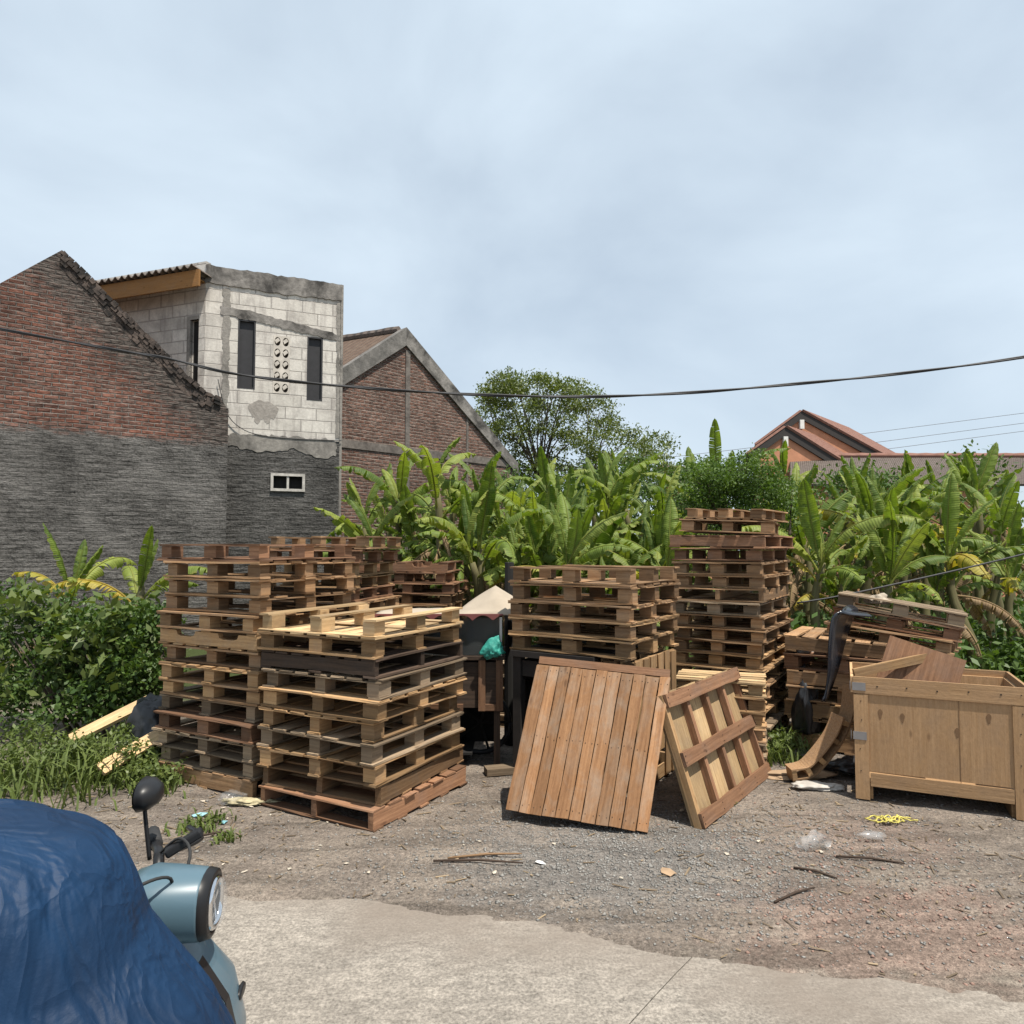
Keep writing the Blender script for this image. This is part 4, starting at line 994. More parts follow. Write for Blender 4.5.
# distant orange house at right
YO = 30.0
WO = Wall(PB(735, YO - .5), PB(905, YO + .5))
oh = empty('orange_house', (WO.a.x, WO.a.y, 0), 0, 'distant orange house with dark bargeboards and red tiled gable roof', 'house')
def gable(w_, ap, le, re, off, ov, root, nm):
    m = MB(); w_.poly(m, [(le[0] + .4, 0), (re[0] - .4, 0), (re[0] - .4, re[1] + .14), (ap[0], ap[1] - .06), (le[0] + .4, le[1] + .14)], off + ov - .2, off + ov - .01); part(m, nm + '_wall', M['orange_wall'], root)
    for a, b in ((le, ap), (ap, re)):
        m = MB(); w_.poly(m, [a, b, (b[0], b[1] - .36), (a[0], a[1] - .36)] if a is le else [a, b, (b[0], b[1] - .36), (a[0], a[1] - .36)], off + ov, off + ov + .08); part(m, 'bargeboard', M['bargeboard'], root)
    m = MB(); back_ = Vector((.67, .74, 0)) * 6
    for a, b in ((le, ap), (ap, re)):
        bb = len(m.v); qa = w_.pt(a, off + ov + .1) + Vector((0, 0, -.03)); qb = w_.pt(b, off + ov + .1) + Vector((0, 0, -.03)); L = (qb - qa).length
        for p in (qa, qb, qb + back_ + Vector((0, 0, 0.0)), qa + back_): m.v.append(tuple(p))
        m.face([bb, bb + 1, bb + 2, bb + 3], [(0, 0), (0, L), (6, L), (6, 0)])
    ro = part(m, 'roof', M['tile_red'], root); so_ = ro.modifiers.new('s', 'SOLIDIFY'); so_.thickness = .09; so_.offset = 1
    m = MB(); w_.rect(m, ap[0] - .09, ap[1] - .78, ap[0] + .09, ap[1] - .40, off + ov + .02, off + ov + .14); part(m, 'king_post', M['white_paint'], root)
gable(WO, WO.px(794, 413), WO.px(749, 446), WO.px(884, 462), 0, .5, oh, 'gable')
WP = Wall(PB(735, YO - 2.6), PB(905, YO - 1.6))
gable(WP, WP.px(780, 428), WP.px(742, 455), WP.px(838, 464), 0, .3, oh, 'porch')
def low_roof(name, x0, x1, ytop, ybot, Y, mat, label):
    r = empty(name, (*PB((x0 + x1) / 2, Y), 0), 0, label, 'house')
    a0 = P(x0, ybot, Y); a1 = P(x1, ybot, Y); b0 = P(x0, ytop, Y + 3); b1 = P(x1, ytop, Y + 3); m = MB()
    for q in (a0, a1, b1, b0): m.v.append(tuple(q))
    L = (a1 - a0).length; m.face([0, 1, 2, 3], [(0, 0), (L, 0), (L, 3), (0, 3)])
    ro = part(m, 'roof', mat, r); ro.modifiers.new('s', 'SOLIDIFY').thickness = .08
    m = MB(); m.tube([b0 + (b1 - b0) * k / 30 + Vector((0, 0, .05)) for k in range(31)], [.10 + .02 * (k % 2) for k in range(31)], 8); part(m, 'ridge_cap', M['tile_red'], r)
    m = MB(); w_ = Wall((a0.x, a0.y + .4), (a1.x, a1.y + .4)); w_.rect(m, .3, -.1, w_.L - .3, a0.z - .02, -.2, 0); part(m, 'wall', M['orange_wall'], r)
low_roof('tiled_house', 790, 1030, 457, 484, 25, M['tile_grey'], 'long low house roof of grey brown tiles below the orange gable')
low_roof('tiled_house', 660, 735, 469, 482, 36, M['tile_grey'], 'small far tiled roof between the bushy tree and the airy tree')

# ------------------------------------------------------------------ cables
c1 = [(-60, 318), (60, 340), (128, 352), (170, 359), (230, 373), (300, 382), (400, 390.5), (500, 395.5), (600, 396.5), (700, 392), (800, 383.5), (896, 374), (1024, 357), (1250, 318)]
b = MB(); base = smooth_pts([P(x, y, 8.0) for x, y in c1], 10)
for ph in (0, math.pi):
    b.tube([p + Vector((0, .006 * math.cos(i * .3 + ph), .008 * math.sin(i * .3 + ph))) for i, p in enumerate(base)], .0115, 6)
tag(b.build('overhead_cable', M['cable'], smooth=True), 'thick twisted black cable sagging across the whole sky', 'cable')
for k, (a, c, e, lab) in enumerate((((560, 469), (740, 449), (1040, 411), 'highest of the thin wires beside the orange house roof'), ((560, 473), (740, 459), (1040, 421), 'middle of the thin wires beside the orange house roof'), ((560, 480), (740, 467), (1040, 429), 'lowest of the thin wires beside the orange house roof'))):
    b = MB(); b.tube(smooth_pts([P(*a, 33.5), P(*c, 33.5), P(*e, 33.5)], 8), .011, 5); tag(b.build('overhead_wire', M['grey_wire'], smooth=True), lab, 'wire', 'thin wires beside the orange house')

# ------------------------------------------------------------------ foliage helpers
rng = np.random.default_rng(11)
def leaf_cloud(name, cl, mat, parent=None, per=60, size=.05, up=.4, aspect=.5, inv=None):
    """cl: (x,y,z, rx,ry,rz, n_sub, sub_r); leaves as small pointed quads in clumps"""
    V = []; T = []
    for (x, y, z, rx, ry, rz, ns, sr) in cl:
        d = rng.normal(size=(ns, 3)); d /= np.linalg.norm(d, axis=1)[:, None]
        r = rng.uniform(.25, 1.0, ns) ** .5
        c = np.array([x, y, z]) + d * r[:, None] * np.array([rx, ry, rz])
        tn = np.clip(rng.normal(.45, .22, ns), 0, 1)
        for k in range(ns):
            n = per; q = rng.normal(size=(n, 3)) * sr * np.array([1, 1, .6]) + c[k]
            ax = rng.normal(size=(n, 3)); ax[:, 2] -= .2; ax /= np.linalg.norm(ax, axis=1)[:, None]
            nn = rng.normal(size=(n, 3)); nn[:, 2] += up * 3; nn -= (nn * ax).sum(1)[:, None] * ax; nn /= np.linalg.norm(nn, axis=1)[:, None]
            sd_ = np.cross(nn, ax); L = size * rng.uniform(.6, 1.3, n)[:, None]
            V.append(np.stack([q - ax * L * .5, q + sd_ * L * aspect * .5, q + ax * L * .5, q - sd_ * L * aspect * .5], 1).reshape(-1, 3))
            T.append(np.clip(tn[k] + rng.normal(0, .12, n), 0, 1))
    V = np.concatenate(V).astype(np.float32); T = np.concatenate(T).astype(np.float32); nf = len(T)
    me = bpy.data.meshes.new(name); me.vertices.add(nf * 4); me.vertices.foreach_set('co', V.ravel())
    me.loops.add(nf * 4); me.loops.foreach_set('vertex_index', np.arange(nf * 4, dtype=np.int32))
    me.polygons.add(nf); me.polygons.foreach_set('loop_start', np.arange(0, nf * 4, 4, dtype=np.int32))
    at = me.attributes.new('tint', 'FLOAT', 'FACE'); at.data.foreach_set('value', T)
    me.materials.append(mat); me.update(); me.validate()
    return link(name, me, parent)

# airy tree behind
def limb_tree(name, base, trunks, clusters, mat, label, per, size, rr=.16, aspect=.45):
    t = empty(name, base, 0, label, 'tree'); b0 = Vector(base)
    m = MB(); heads = []
    for (dx, dy, hz, lean) in trunks:
        pts = [Vector((dx * .3, dy * .3, -.1)), Vector((dx * .6, dy * .6, hz * .35)), Vector((dx + lean * .4, dy, hz * .7)), Vector((dx + lean, dy, hz))]
        pts = smooth_pts(pts, 4); m.tube(pts, [rr * (1 - .6 * k / (len(pts) - 1)) for k in range(len(pts))], 8); heads += pts[6:]
    cl = []
    for (x, y, z, rx, ry, rz, ns, sr) in clusters:
        q = Vector((x, y, z)) - b0
        hd = min(heads, key=lambda h: (h - q).length + abs(h.z - q.z + .8) * .5)
        mid = hd.lerp(q, .5) + Vector((rnd.uniform(-.15, .15), rnd.uniform(-.15, .15), .12 * (q - hd).length))
        pts = smooth_pts([hd, mid, q], 4); m.tube(pts, [rr * .34 * (1 - .75 * k / (len(pts) - 1)) for k in range(len(pts))], 6)
        for _ in range(4):
            e = q + Vector((rnd.uniform(-rx, rx), rnd.uniform(-ry, ry), rnd.uniform(-rz * .3, rz))); s_ = pts[rnd.randrange(4, len(pts))]
            m.tube([s_, s_.lerp(e, .5) + Vector((0, 0, .05)), e], [rr * .10, rr * .08, rr * .04], 5)
        cl.append((q.x, q.y, q.z, rx, ry, rz, ns, sr))
    m.build('trunk', M['bark'], t, True)
    leaf_cloud('crown', cl, mat, t, per, size, aspect=aspect)
    return t
cl = []
for (x, y, rx, rz, n) in ((496, 385, .45, .28, 16), (500, 400, .5, .3, 14), (524, 388, .65, .28, 18), (548, 396, .6, .35, 18), (560, 392, .4, .25, 8), (492, 418, .45, .35, 11), (515, 412, .6, .3, 13), (545, 420, .7, .35, 12), (585, 398, .45, .35, 10),
                          (597, 415, .5, .35, 10), (575, 425, .6, .35, 9), (530, 440, .6, .3, 6), (610, 425, .45, .3, 9), (635, 438, .5, .3, 10), (655, 445, .45, .28, 9), (620, 455, .6, .3, 10), (648, 460, .6, .3, 10), (595, 452, .6, .3, 8), (665, 462, .35, .25, 6), (500, 440, .4, .3, 5), (480, 408, .35, .3, 6), (630, 470, .8, .25, 9), (575, 465, .7, .3, 7), (508, 382, .5, .25, 12), (536, 404, .6, .3, 14), (568, 408, .6, .3, 14), (555, 432, .6, .3, 10), (505, 430, .5, .3, 10), (482, 395, .35, .3, 8), (585, 435, .6, .3, 12), (605, 440, .6, .3, 12), (640, 450, .6, .3, 12), (520, 455, .6, .3, 8), (560, 455, .6, .3, 8), (600, 470, .7, .3, 10), (655, 470, .5, .3, 10), (540, 382, .4, .2, 8), (572, 392, .4, .2, 8), (530, 465, .7, .3, 12), (550, 475, .7, .3, 12), (580, 478, .7, .3, 12), (515, 478, .6, .3, 10), (610, 485, .8, .3, 12), (640, 482, .8, .3, 12), (665, 480, .6, .3, 10)):
    p = P(x, y, 24 + rnd.uniform(-1.2, 1.2)); cl.append((p.x + rnd.uniform(-.3, .3), p.y, p.z + rnd.uniform(-.12, .12), rx * 1.45, 1.0, rz * 1.35, n, .17))
limb_tree('airy_tree', (PB(555, 24)[0], 24, 0), [(-.9, .2, 3.6, -.7), (-.2, -.2, 3.9, -.3), (.6, .3, 3.6, .5), (1.3, 0, 3.1, 1.0)], cl, M['leaf_tree'], 'tall airy tree with fine foliage behind the brick gable house', 58, .12, .11)
# bushy feathery tree behind the tall right stack
cl = []
for (x, y, rx, rz, n) in ((738, 474, .3, .15, 20), (718, 480, .3, .16, 20), (758, 470, .28, .15, 18), (702, 492, .3, .16, 18), (725, 496, .35, .2, 24), (755, 494, .38, .2, 24), (780, 488, .25, .2, 18), (735, 518, .45, .2, 22), (770, 514, .38, .25, 20), (700, 514, .3, .2, 16), (688, 504, .22, .16, 12), (748, 458, .16, .08, 8), (790, 504, .25, .2, 12), (738, 538, .5, .2, 16), (693, 474, .16, .1, 8), (712, 466, .16, .1, 8)):
    p = P(x, y, 9.6 + rnd.uniform(-.35, .35)); cl.append((p.x, p.y, p.z, rx, .35, rz, n, .075))
limb_tree('bushy_tree', (PB(742, 9.6)[0], 9.6, 0), [(-.1, 0, 2.0, -.2), (.1, .1, 2.1, .15), (.25, -.1, 1.9, .35)], cl, M['leaf_feather'], 'bushy tree with feathery leaves behind the tall right stack', 75, .045, .06, .5)
# leafy shrub at the left edge
cl = [(P(x, y, Y).x, Y, P(x, y, Y).z, rx, .35, rz, n, .09) for (x, y, Y, rx, rz, n) in ((140, 625, 6.7, .28, .2, 16), (118, 640, 6.7, .4, .3, 22), (145, 665, 6.6, .25, .25, 18), (130, 690, 6.6, .35, .25, 18), (90, 650, 6.8, .45, .35, 26), (60, 640, 6.9, .5, .4, 26), (20, 630, 7.0, .6, .45, 28), (150, 645, 7.0, .2, .25, 10), (100, 700, 6.6, .45, .25, 16), (40, 700, 6.6, .6, .3, 22), (-20, 660, 6.9, .6, .4, 20))]
sb_ = empty('leafy_shrub', (-3.6, 6.7, 0), 0, 'dense dark green shrub beside the tall left stack', 'shrub')
m = MB()
for k in range(14):
    x = rnd.uniform(-1.2, .8); m.tube([(x * .4, rnd.uniform(-.1, .1), -.05), (x * .7, 0, .4), (x, rnd.uniform(-.2, .2), .9)], [.018, .012, .006], 6)
m.build('stems', M['bark'], sb_, True)
leaf_cloud('crown', [(a + 3.6, b_ - 6.7, c_, d_, e_2, f_, n_, s_) for (a, b_, c_, d_, e_2, f_, n_, s_) in cl], M['leaf_bush'], sb_, 75, .055, aspect=.6)

leaf_cloud('shoots', [(a + 3.6 + rnd.uniform(-.1, .1), b_ - 6.85, c_ + rnd.uniform(.0, .3), d_ * .8, e_2, f_ * .9, max(2, n_ // 4), .10) for (a, b_, c_, d_, e_2, f_, n_, s_) in cl], M['leaf_weed'], sb_, 22, .11, aspect=.5)
# far and low greenery that nobody could count
cl = []
for k in range(150):
    x = rnd.uniform(-4, 13); y = rnd.uniform(9.2, 15.5); cl.append((x, y, rnd.uniform(.1, .5), .55, .5, .3, 5, .15))
for k in range(60):
    x = rnd.uniform(-3.2, 12); y = rnd.uniform(15.5, 19); cl.append((x, y, rnd.uniform(.4, 1.9), .8, .6, .6, 8, .22))
for k in range(75):
    y = rnd.uniform(17, 20); cl.append((rnd.uniform(-.5, 12.5), y, rnd.uniform(1.6, 3.7), .8, .6, .5, 9, .2))
for k in range(40):
    x = rnd.uniform(2.9, 8); y = rnd.uniform(7.6, 9.2); cl.append((x, y, rnd.uniform(.1, .6), .4, .3, .35, 6, .12))
tag(leaf_cloud('undergrowth', cl, M['leaf_bush'], None, 45, .13, aspect=.45), 'tangled low green undergrowth between the banana plants', None, None, 'stuff')

# ------------------------------------------------------------------ banana plants
def banana_leaf(L, W, a0, a1, seed, tear=.5, pet=.14, fold=22, curl=0.0):
    r = random.Random(seed); n = 30; mb = MB()
    pts = [Vector((0, 0, 0))]; tang = []
    for i in range(n + 1):
        t = i / n; th = R(a0 + (a1 - a0) * t ** 1.25); d = Vector((math.sin(th), .05 * math.sin(t * 3 + seed), math.cos(th))).normalized(); tang.append(d)
        if i < n: pts.append(pts[-1] + d * L / n)
    Y = Vector((0, 1, 0)); i0 = int(n * pet)
    # midrib
    rings = []
    for i in range(n + 1):
        d = tang[i]; nn = Y.cross(d).normalized(); rad = .016 * (1 - .85 * i / n) + .002
        rings.append([pts[i] - nn * rad * .6 + (Y * math.cos(a) + nn * math.sin(a)) * rad for a in [2 * math.pi * k / 6 for k in range(6)]])
    mb.loft(rings, tint=.9)
    def width(t):
        t = (t - pet) / (1 - pet); return W * max(0.0, math.sin(math.pi * min(1, t * .93 + .07)) ** .62) if t >= 0 else 0
    for side in (-1, 1):
        i = i0
        while i < n:
            g_ = 1 + (0 if r.random() < .3 else r.randrange(0, 4)) if r.random() < tear else r.randrange(4, 10)
            j = min(n, i + g_); droop = (r.gauss(6, 16) + (25 if r.random() < .3 else 0)) * tear + curl; tn = r.uniform(.1, .9); gap = .011 if tear > .4 else .003
            base = len(mb.v); cols = 4
            for k in range(i, j + 1):
                d = tang[k]; nn = Y.cross(d).normalized() * -1; w_ = width(k / n)
                sl = .25 * w_ * (1 if k < n else 0)
                for c in range(cols + 1):
                    f = c / cols; ang = R(fold - (fold + 28 + droop) * f * .9)
                    off = (Y * side * math.cos(ang) + nn * math.sin(ang)) * w_ * f
                    fwd = d * (sl * f + gap * f * (1 if k == i else -1 if k == j else 0) * 2)
                    rip = nn * .012 * f * math.sin(k * 1.9 + seed)
                    mb.v.append(tuple(pts[k] + off + fwd + rip))
            for k in range(j - i):
                for c in range(cols):
                    a = base + k * (cols + 1) + c; q = [a, a + 1, a + cols + 2, a + cols + 1]
                    uvs = [(side * c / cols, (i + k) / n * L), (side * (c + 1) / cols, (i + k) / n * L), (side * (c + 1) / cols, (i + k + 1) / n * L), (side * c / cols, (i + k + 1) / n * L)]
                    if side < 0: q = q[::-1]; uvs = uvs[::-1]
                    mb.face(q, uvs, tn)
            i = j
    me_o = mb.build('leaf', M['banana'], None, True); me = me_o.data; bpy.data.objects.remove(me_o); return me
LIB = {'up': [banana_leaf(1.35, .155, rnd.uniform(0, 8), rnd.uniform(14, 70), 10 + k, .4, .18, 34) for k in range(6)],
       'arch': [banana_leaf(1.5, .175, rnd.uniform(10, 22), rnd.uniform(70, 125), 20 + k, .85, .15) for k in range(9)],
       'droop': [banana_leaf(1.45, .175, rnd.uniform(26, 42), rnd.uniform(125, 170), 30 + k, 1.0, .14, 12) for k in range(9)],
       'hang': [banana_leaf(1.1, .13, rnd.uniform(100, 120), rnd.uniform(172, 180), 40 + k, .95, .1, -10, 40) for k in range(4)]}
def with_mat(me, m):
    c = me.copy(); c.materials.clear(); c.materials.append(m); return c
LIB['yellow'] = [with_mat(m, M['banana_yellow']) for m in LIB['droop'][:5]]
LIB['dry'] = [with_mat(m, M['banana_dry']) for m in LIB['hang']]
LIB['arch'] += [with_mat(m, M['banana_light']) for m in LIB['arch'][:4]]; LIB['up'] += [with_mat(m, M['banana_light']) for m in LIB['up'][:2]]; LIB['droop'] += [with_mat(m, M['banana_light']) for m in LIB['droop'][:3]]
STEMS = {}
def stem_mesh(hh):
    key = round(hh * 5) / 5
    if key not in STEMS:
        m = MB(); n = 10; pts = [Vector((.03 * math.sin(k * .7 + key * 9), .03 * math.cos(k * .9), hh * k / n - (.1 if k == 0 else 0))) for k in range(n + 1)]
        m.tube(pts, [.085 - .045 * k / n + .006 * math.sin(k * 2.3) for k in range(n + 1)], 10)
        o = m.build('pseudostem', M['pseudostem'], None, True); STEMS[key] = o.data; bpy.data.objects.remove(o)
    return STEMS[key]
def banana(x, y, hh, nl, label, scale=1.0, group='banana plants behind the pallets', spread=1.0, dry=2, seed=None, yel=.12):
    r = random.Random(seed if seed is not None else int(x * 1000 + y * 77))
    root = empty('banana_plant', (x, y, 0), r.uniform(0, 6.28), label, 'banana plant', group)
    root.rotation_euler = (R(r.uniform(-9, 9)), R(r.uniform(-9, 9)), r.uniform(0, 6.28))
    st = link('pseudostem', stem_mesh(hh), root)
    az = r.uniform(0, 6.28)
    for k in range(nl):
        f = k / max(1, nl - 1); az += 2.4 + r.uniform(-.35, .35)
        kind = 'up' if f > .62 else 'arch' if f > .25 else 'droop'
        if kind == 'droop' and r.random() < yel * 2: kind = 'yellow'
        o = link('leaf', r.choice(LIB[kind]), root); o.location = (0, 0, hh * (.80 + .2 * f))
        s = scale * (r.uniform(.55, .9) if kind == 'up' else r.uniform(.62, 1.08)); o.scale = (s, s * r.uniform(.65, 1.1), s); o.rotation_euler = (R(r.uniform(-22, 22)), R(r.uniform(-10, 14)), az)
        if kind == 'up' and f > .95: o.rotation_euler[1] = R(r.uniform(-5, 3))
    for k in range(dry):
        o = link('leaf', r.choice(LIB['dry']), root); o.location = (0, 0, hh * r.uniform(.6, .85)); s = scale * r.uniform(.7, 1.0); o.scale = (s, s, s); o.rotation_euler = (0, 0, r.uniform(0, 6.28)); o['label'] = 'withered brown hanging leaf'
    return root
spots = []
def row(px0, px1, n, Y, dy, h0, h1, rowname):
    items = []
    for k in range(n):
        px = px0 + (px1 - px0) * (k + .5) / n + rnd.uniform(-9, 9); y = Y + rnd.uniform(-dy, dy); items.append((px, y))
    for k, (px, y) in enumerate(items):
        x = (px - 512) / F * y
        lab = f"green banana plant, {ORD[k]} from the left in the {rowname} row behind the pallets"
        banana(x, y, rnd.uniform(h0, h1), rnd.randrange(6, 10), lab, rnd.uniform(.82, 1.1), dry=rnd.choice((2, 3, 4, 5)), yel=.07)
row(462, 690, 16, 9.2, .5, .7, 1.95, 'front')
row(374, 690, 21, 10.6, .5, .8, 2.6, 'second')
row(400, 1010, 26, 12.3, .6, 1.2, 2.7, 'third')
row(480, 1040, 18, 14.4, .5, 1.7, 3.1, 'rearmost')
xs_ = (806, 836, 868, 902, 938, 975, 1012)
for k, px in enumerate(xs_):
    y = 8.9 + .35 * math.sin(k * 2.3); banana((px - 512) / F * y, y, (1.6, 1.1, 1.4, 1.7, 1.2, 1.6, 1.3)[k], 9, f"banana plant, {ORD[k]} from the left in the clump behind the slumped pile", (.95, .8, .9, 1.0, .85, .95, .9)[k], 'banana plants behind the slumped pile', dry=2)
for k, px in enumerate((812, 850, 890, 930, 985)):
    y = 10.4 + .3 * math.cos(k * 2.1); banana((px - 512) / F * y, y, (1.9, 2.1, 1.85, 2.1, 1.9)[k], 9, f"taller banana plant, {ORD[k]} from the left behind the right clump", 1.05, 'taller banana plants at right', dry=3)
banana(PB(742, 11.4)[0], 11.4, 2.75, 4, 'tallest banana plant with one leaf pointing at the sky above the bushy tree', 1.0, None, dry=0, seed=4)
banana(PB(365, 10.2)[0], 10.2, 1.75, 6, 'banana plant with upright leaves before the corner of the brick gable house', .95, None, dry=1, seed=12)
banana(PB(140, 8.6)[0], 8.6, 1.15, 6, 'small banana plant left of the tall left stack', .9, None, dry=1, seed=21, yel=.3)
banana(PB(60, 8.9)[0], 8.9, 1.2, 7, 'banana plant at the far left before the rendered wall', .9, None, dry=1, seed=23)

# ------------------------------------------------------------------ ground litter
def nrm(n): return n / np.linalg.norm(n, axis=1)[:, None]
def stones(name, pts, sizes, mat, label):
    base = np.array([(1, 0, 0), (-1, 0, 0), (0, 1, 0), (0, -1, 0), (0, 0, .8), (0, 0, -.8)], float)
    fc = np.array([(0, 2, 4), (2, 1, 4), (1, 3, 4), (3, 0, 4), (2, 0, 5), (1, 2, 5), (3, 1, 5), (0, 3, 5)])
    n = len(pts); V = np.repeat(base[None], n, 0) * rng.uniform(.55, 1.25, (n, 6, 3)) * np.array(sizes)[:, None, None]
    a = rng.uniform(0, 6.28, n); ca, sa = np.cos(a), np.sin(a); x = V[..., 0] * ca[:, None] - V[..., 1] * sa[:, None]; y = V[..., 0] * sa[:, None] + V[..., 1] * ca[:, None]
    V[..., 0] = x; V[..., 1] = y; V[..., 2] *= .7; V += np.array(pts)[:, None, :]
    Fc = (fc[None] + (np.arange(n) * 6)[:, None, None]).reshape(-1, 3); nf = len(Fc)
    me = bpy.data.meshes.new(name); me.vertices.add(n * 6); me.vertices.foreach_set('co', V.astype(np.float32).ravel()); me.loops.add(nf * 3); me.loops.foreach_set('vertex_index', Fc.astype(np.int32).ravel())
    me.polygons.add(nf); me.polygons.foreach_set('loop_start', np.arange(0, nf * 3, 3, dtype=np.int32)); me.materials.append(mat); me.update()
    return tag(link(name, me), label, None, None, 'stuff')
pts = []; sz = []
for k in range(15000):
    if k < 8000: x = rnd.gauss(.75, .75); y = rnd.gauss(4.15, .42)
    else: x = rnd.uniform(-3.5, 4.0); y = rnd.uniform(2.9, 6.2)
    if y < edge_y(x) + rnd.uniform(-.05, .12): continue
    s = rnd.choice((.004, .005, .006, .008, .011)) * (1.5 if rnd.random() < .06 else 1); pts.append((x, y, ground_z(x, y) + s * .2)); sz.append(s)
stones('gravel', pts, sz, M['stone'], 'loose grey gravel scattered over the dirt yard')
pts = []; sz = []
for k in range(600):
    x = rnd.gauss(2.0, .5); y = rnd.gauss(3.6, .5)
    if y < edge_y(x) + .03: continue
    s = rnd.choice((.005, .007, .009, .014)); pts.append((x, y, ground_z(x, y) + s * .2)); sz.append(s)
stones('brick_rubble', pts, sz, M['rubble'], 'crumbled reddish brick rubble near the road at right')

M['chip'] = leaf_mat('wood_chip', (.05, .036, .026), (.36, .27, .17), 0.0, .9)
m = MB()
for k in range(900):
    x = rnd.uniform(-3.2, 3.6); y = rnd.uniform(3.0, 6.0) if k > 250 else rnd.gauss(4.6, .35)
    if k < 250: x = rnd.choice((-2.0, 2.2)) + rnd.gauss(0, .5)
    if y < edge_y(x) - (.25 if rnd.random() < .1 else -.02): continue
    L = rnd.choice((.015, .02, .03, .05, .08)) * rnd.uniform(.6, 1.3)
    m.box((x, y, max(ground_z(x, y), 0 if y < edge_y(x) else -1) + .006), (L, rnd.uniform(.004, .010), rnd.uniform(.002, .005)), Euler((rnd.uniform(-.3, .3), rnd.uniform(-.15, .15), rnd.uniform(0, 3.1))).to_matrix(), tint=rnd.random() ** 1.6)
tag(m.build('wood_chips', M['chip']), 'splinters, bark and dry bits strewn over the dirt yard', None, None, 'stuff')
M['paper'] = plain('paper_scrap', (.46, .40, .32), .85, var=.35)
def scrap(px, py, s, mat, lab, cat='litter', group='pale scraps of litter on the dirt'):
    p = G(px, py); m = MB(); n = 7; r = [rnd.uniform(.6, 1.2) for _ in range(n)]
    pl_ = [(r[k] * s * math.cos(6.283 * k / n), .55 * r[k] * s * math.sin(6.283 * k / n), rnd.uniform(0, .25) * s) for k in range(n)]
    b = len(m.v); m.v += [(0, 0, .3 * s)] + pl_
    for k in range(n): m.face([b, b + 1 + k, b + 1 + (k + 1) % n], [(0, 0)] * 3)
    o = m.build('litter_scrap', mat); o.location = (p.x, p.y, ground_z(p.x, p.y) + .006); o.rotation_euler = (0, 0, rnd.uniform(0, 6)); o.modifiers.new('s', 'SOLIDIFY').thickness = .003
    return tag(o, lab, cat, group)
for k in range(34):
    px, py = rnd.uniform(190, 880), rnd.uniform(810, 880)
    if k < 12: px, py = rnd.uniform(190, 340), rnd.uniform(800, 835)
    scrap(px, py, rnd.uniform(.010, .026), M['paper'], 'small pale scrap of litter lying on the dirt')
scrap(540, 863, .04, M['white_paint'], 'white crumpled paper on the dirt below the plank platform', 'paper', None)
scrap(668, 871, .06, M['cardboard'], 'brown piece of cardboard on the gravel', 'cardboard', None)
scrap(200, 816, .06, plain('blue_plastic', (.25, .45, .5), .5), 'pale blue plastic scrap near the left stack', 'plastic scrap', None)
scrap(224, 822, .04, plain('blue_plastic', (.2, .42, .48), .5), 'small turquoise plastic scrap near the low left stack', 'plastic scrap', None)
for k, (px, py, L, a, lab) in enumerate(((485, 858, .42, 8, 'thin dry stick lying on the dirt left of the white paper'), (478, 864, .5, -3, 'longer dark stick lying just below the thin dry one'), (815, 875, .22, -35, 'short dark twig lying on the reddish dirt'), (795, 897, .3, 30, 'crooked twig lying on the brick dust by the road edge'), (215, 836, .16, 20, 'short black twig on the dirt near the scooter'), (870, 862, .35, -15, 'dark twig lying below the plastic cups'))):
    p = G(px, py); m = MB(); d = Vector((math.cos(R(a)), math.sin(R(a)), 0)) * L / 2
    m.tube([p - d + Vector((0, 0, .012)), p + Vector((.01, .015, .016)), p + d + Vector((0, 0, .012))], [.006, .007, .004], 6); tag(m.build('twig', M['brown'] if k < 1 else M['dark'], smooth=True), lab, 'twig')
M['clear'] = glass('clear_plastic', (.5, .5, .5), .12, .13)
for k, (px, py, rz, lab) in enumerate(((805, 851, .3, 'clear plastic cup tipped over, left one of the three'), (822, 848, 2.0, 'clear plastic cup tipped over, middle one of the three'), (865, 843, .2, 'clear crushed plastic bottle, rightmost of the plastic litter'))):
    p = G(px, py); m = MB(); rs = ((0, .030), (.03, .034), (.07, .040), (.10, .044), (.102, .048)) if k < 2 else ((0, .012), (.03, .014), (.05, .032), (.12, .034), (.17, .030), (.172, .02))
    rings = [[Vector((z - .05, r_ * math.cos(a), r_ * math.sin(a) * (1 if k < 2 else .7) + .042)) for a in [6.2832 * q / 20 for q in range(20)]] for z, r_ in rs]
    m.loft(rings, caps=False); m.face(list(range(20)), [(0, 0)] * 20)
    o = m.build('plastic_cup' if k < 2 else 'plastic_bottle', M['clear'], smooth=True); o.location = (p.x, p.y, ground_z(p.x, p.y)); o.rotation_euler = (0, R(8), rz); o.modifiers.new('s', 'SOLIDIFY').thickness = .0015; tag(o, lab, 'plastic cup' if k < 2 else 'plastic bottle')
M['yellow_rope'] = plain('yellow_rope', (.50, .43, .10), .7, var=.4, scale=40)
m = MB(); p = G(888, 823); rr3 = random.Random(3)
for st_ in range(7):
    q = []; a0 = rr3.uniform(0, 6); x0 = rr3.uniform(-.07, .05)
    for k in range(26):
        t = k / 25; q.append(p + Vector((x0 - .05 + .17 * t + .022 * math.sin(t * 9 + a0), .035 * math.sin(t * 6 + a0 * 2) + .012 * math.cos(t * 19), .012 + .02 * rr3.random() * (1 - abs(2 * t - 1)) + .012 * abs(math.sin(t * 5 + a0)))))
    m.tube(q, .0045, 5)
tag(m.build('yellow_rope', M['yellow_rope'], smooth=True), 'tangled yellow rope on the dirt before the crate', 'rope')
p = G(232, 806); lump('plastic_wrap', (p.x - .02, p.y + .05, .03), (.09, .06, .05), M['clear'], 17, 'clear plastic wad at the foot of the left stacks', 'plastic wrap', .5)
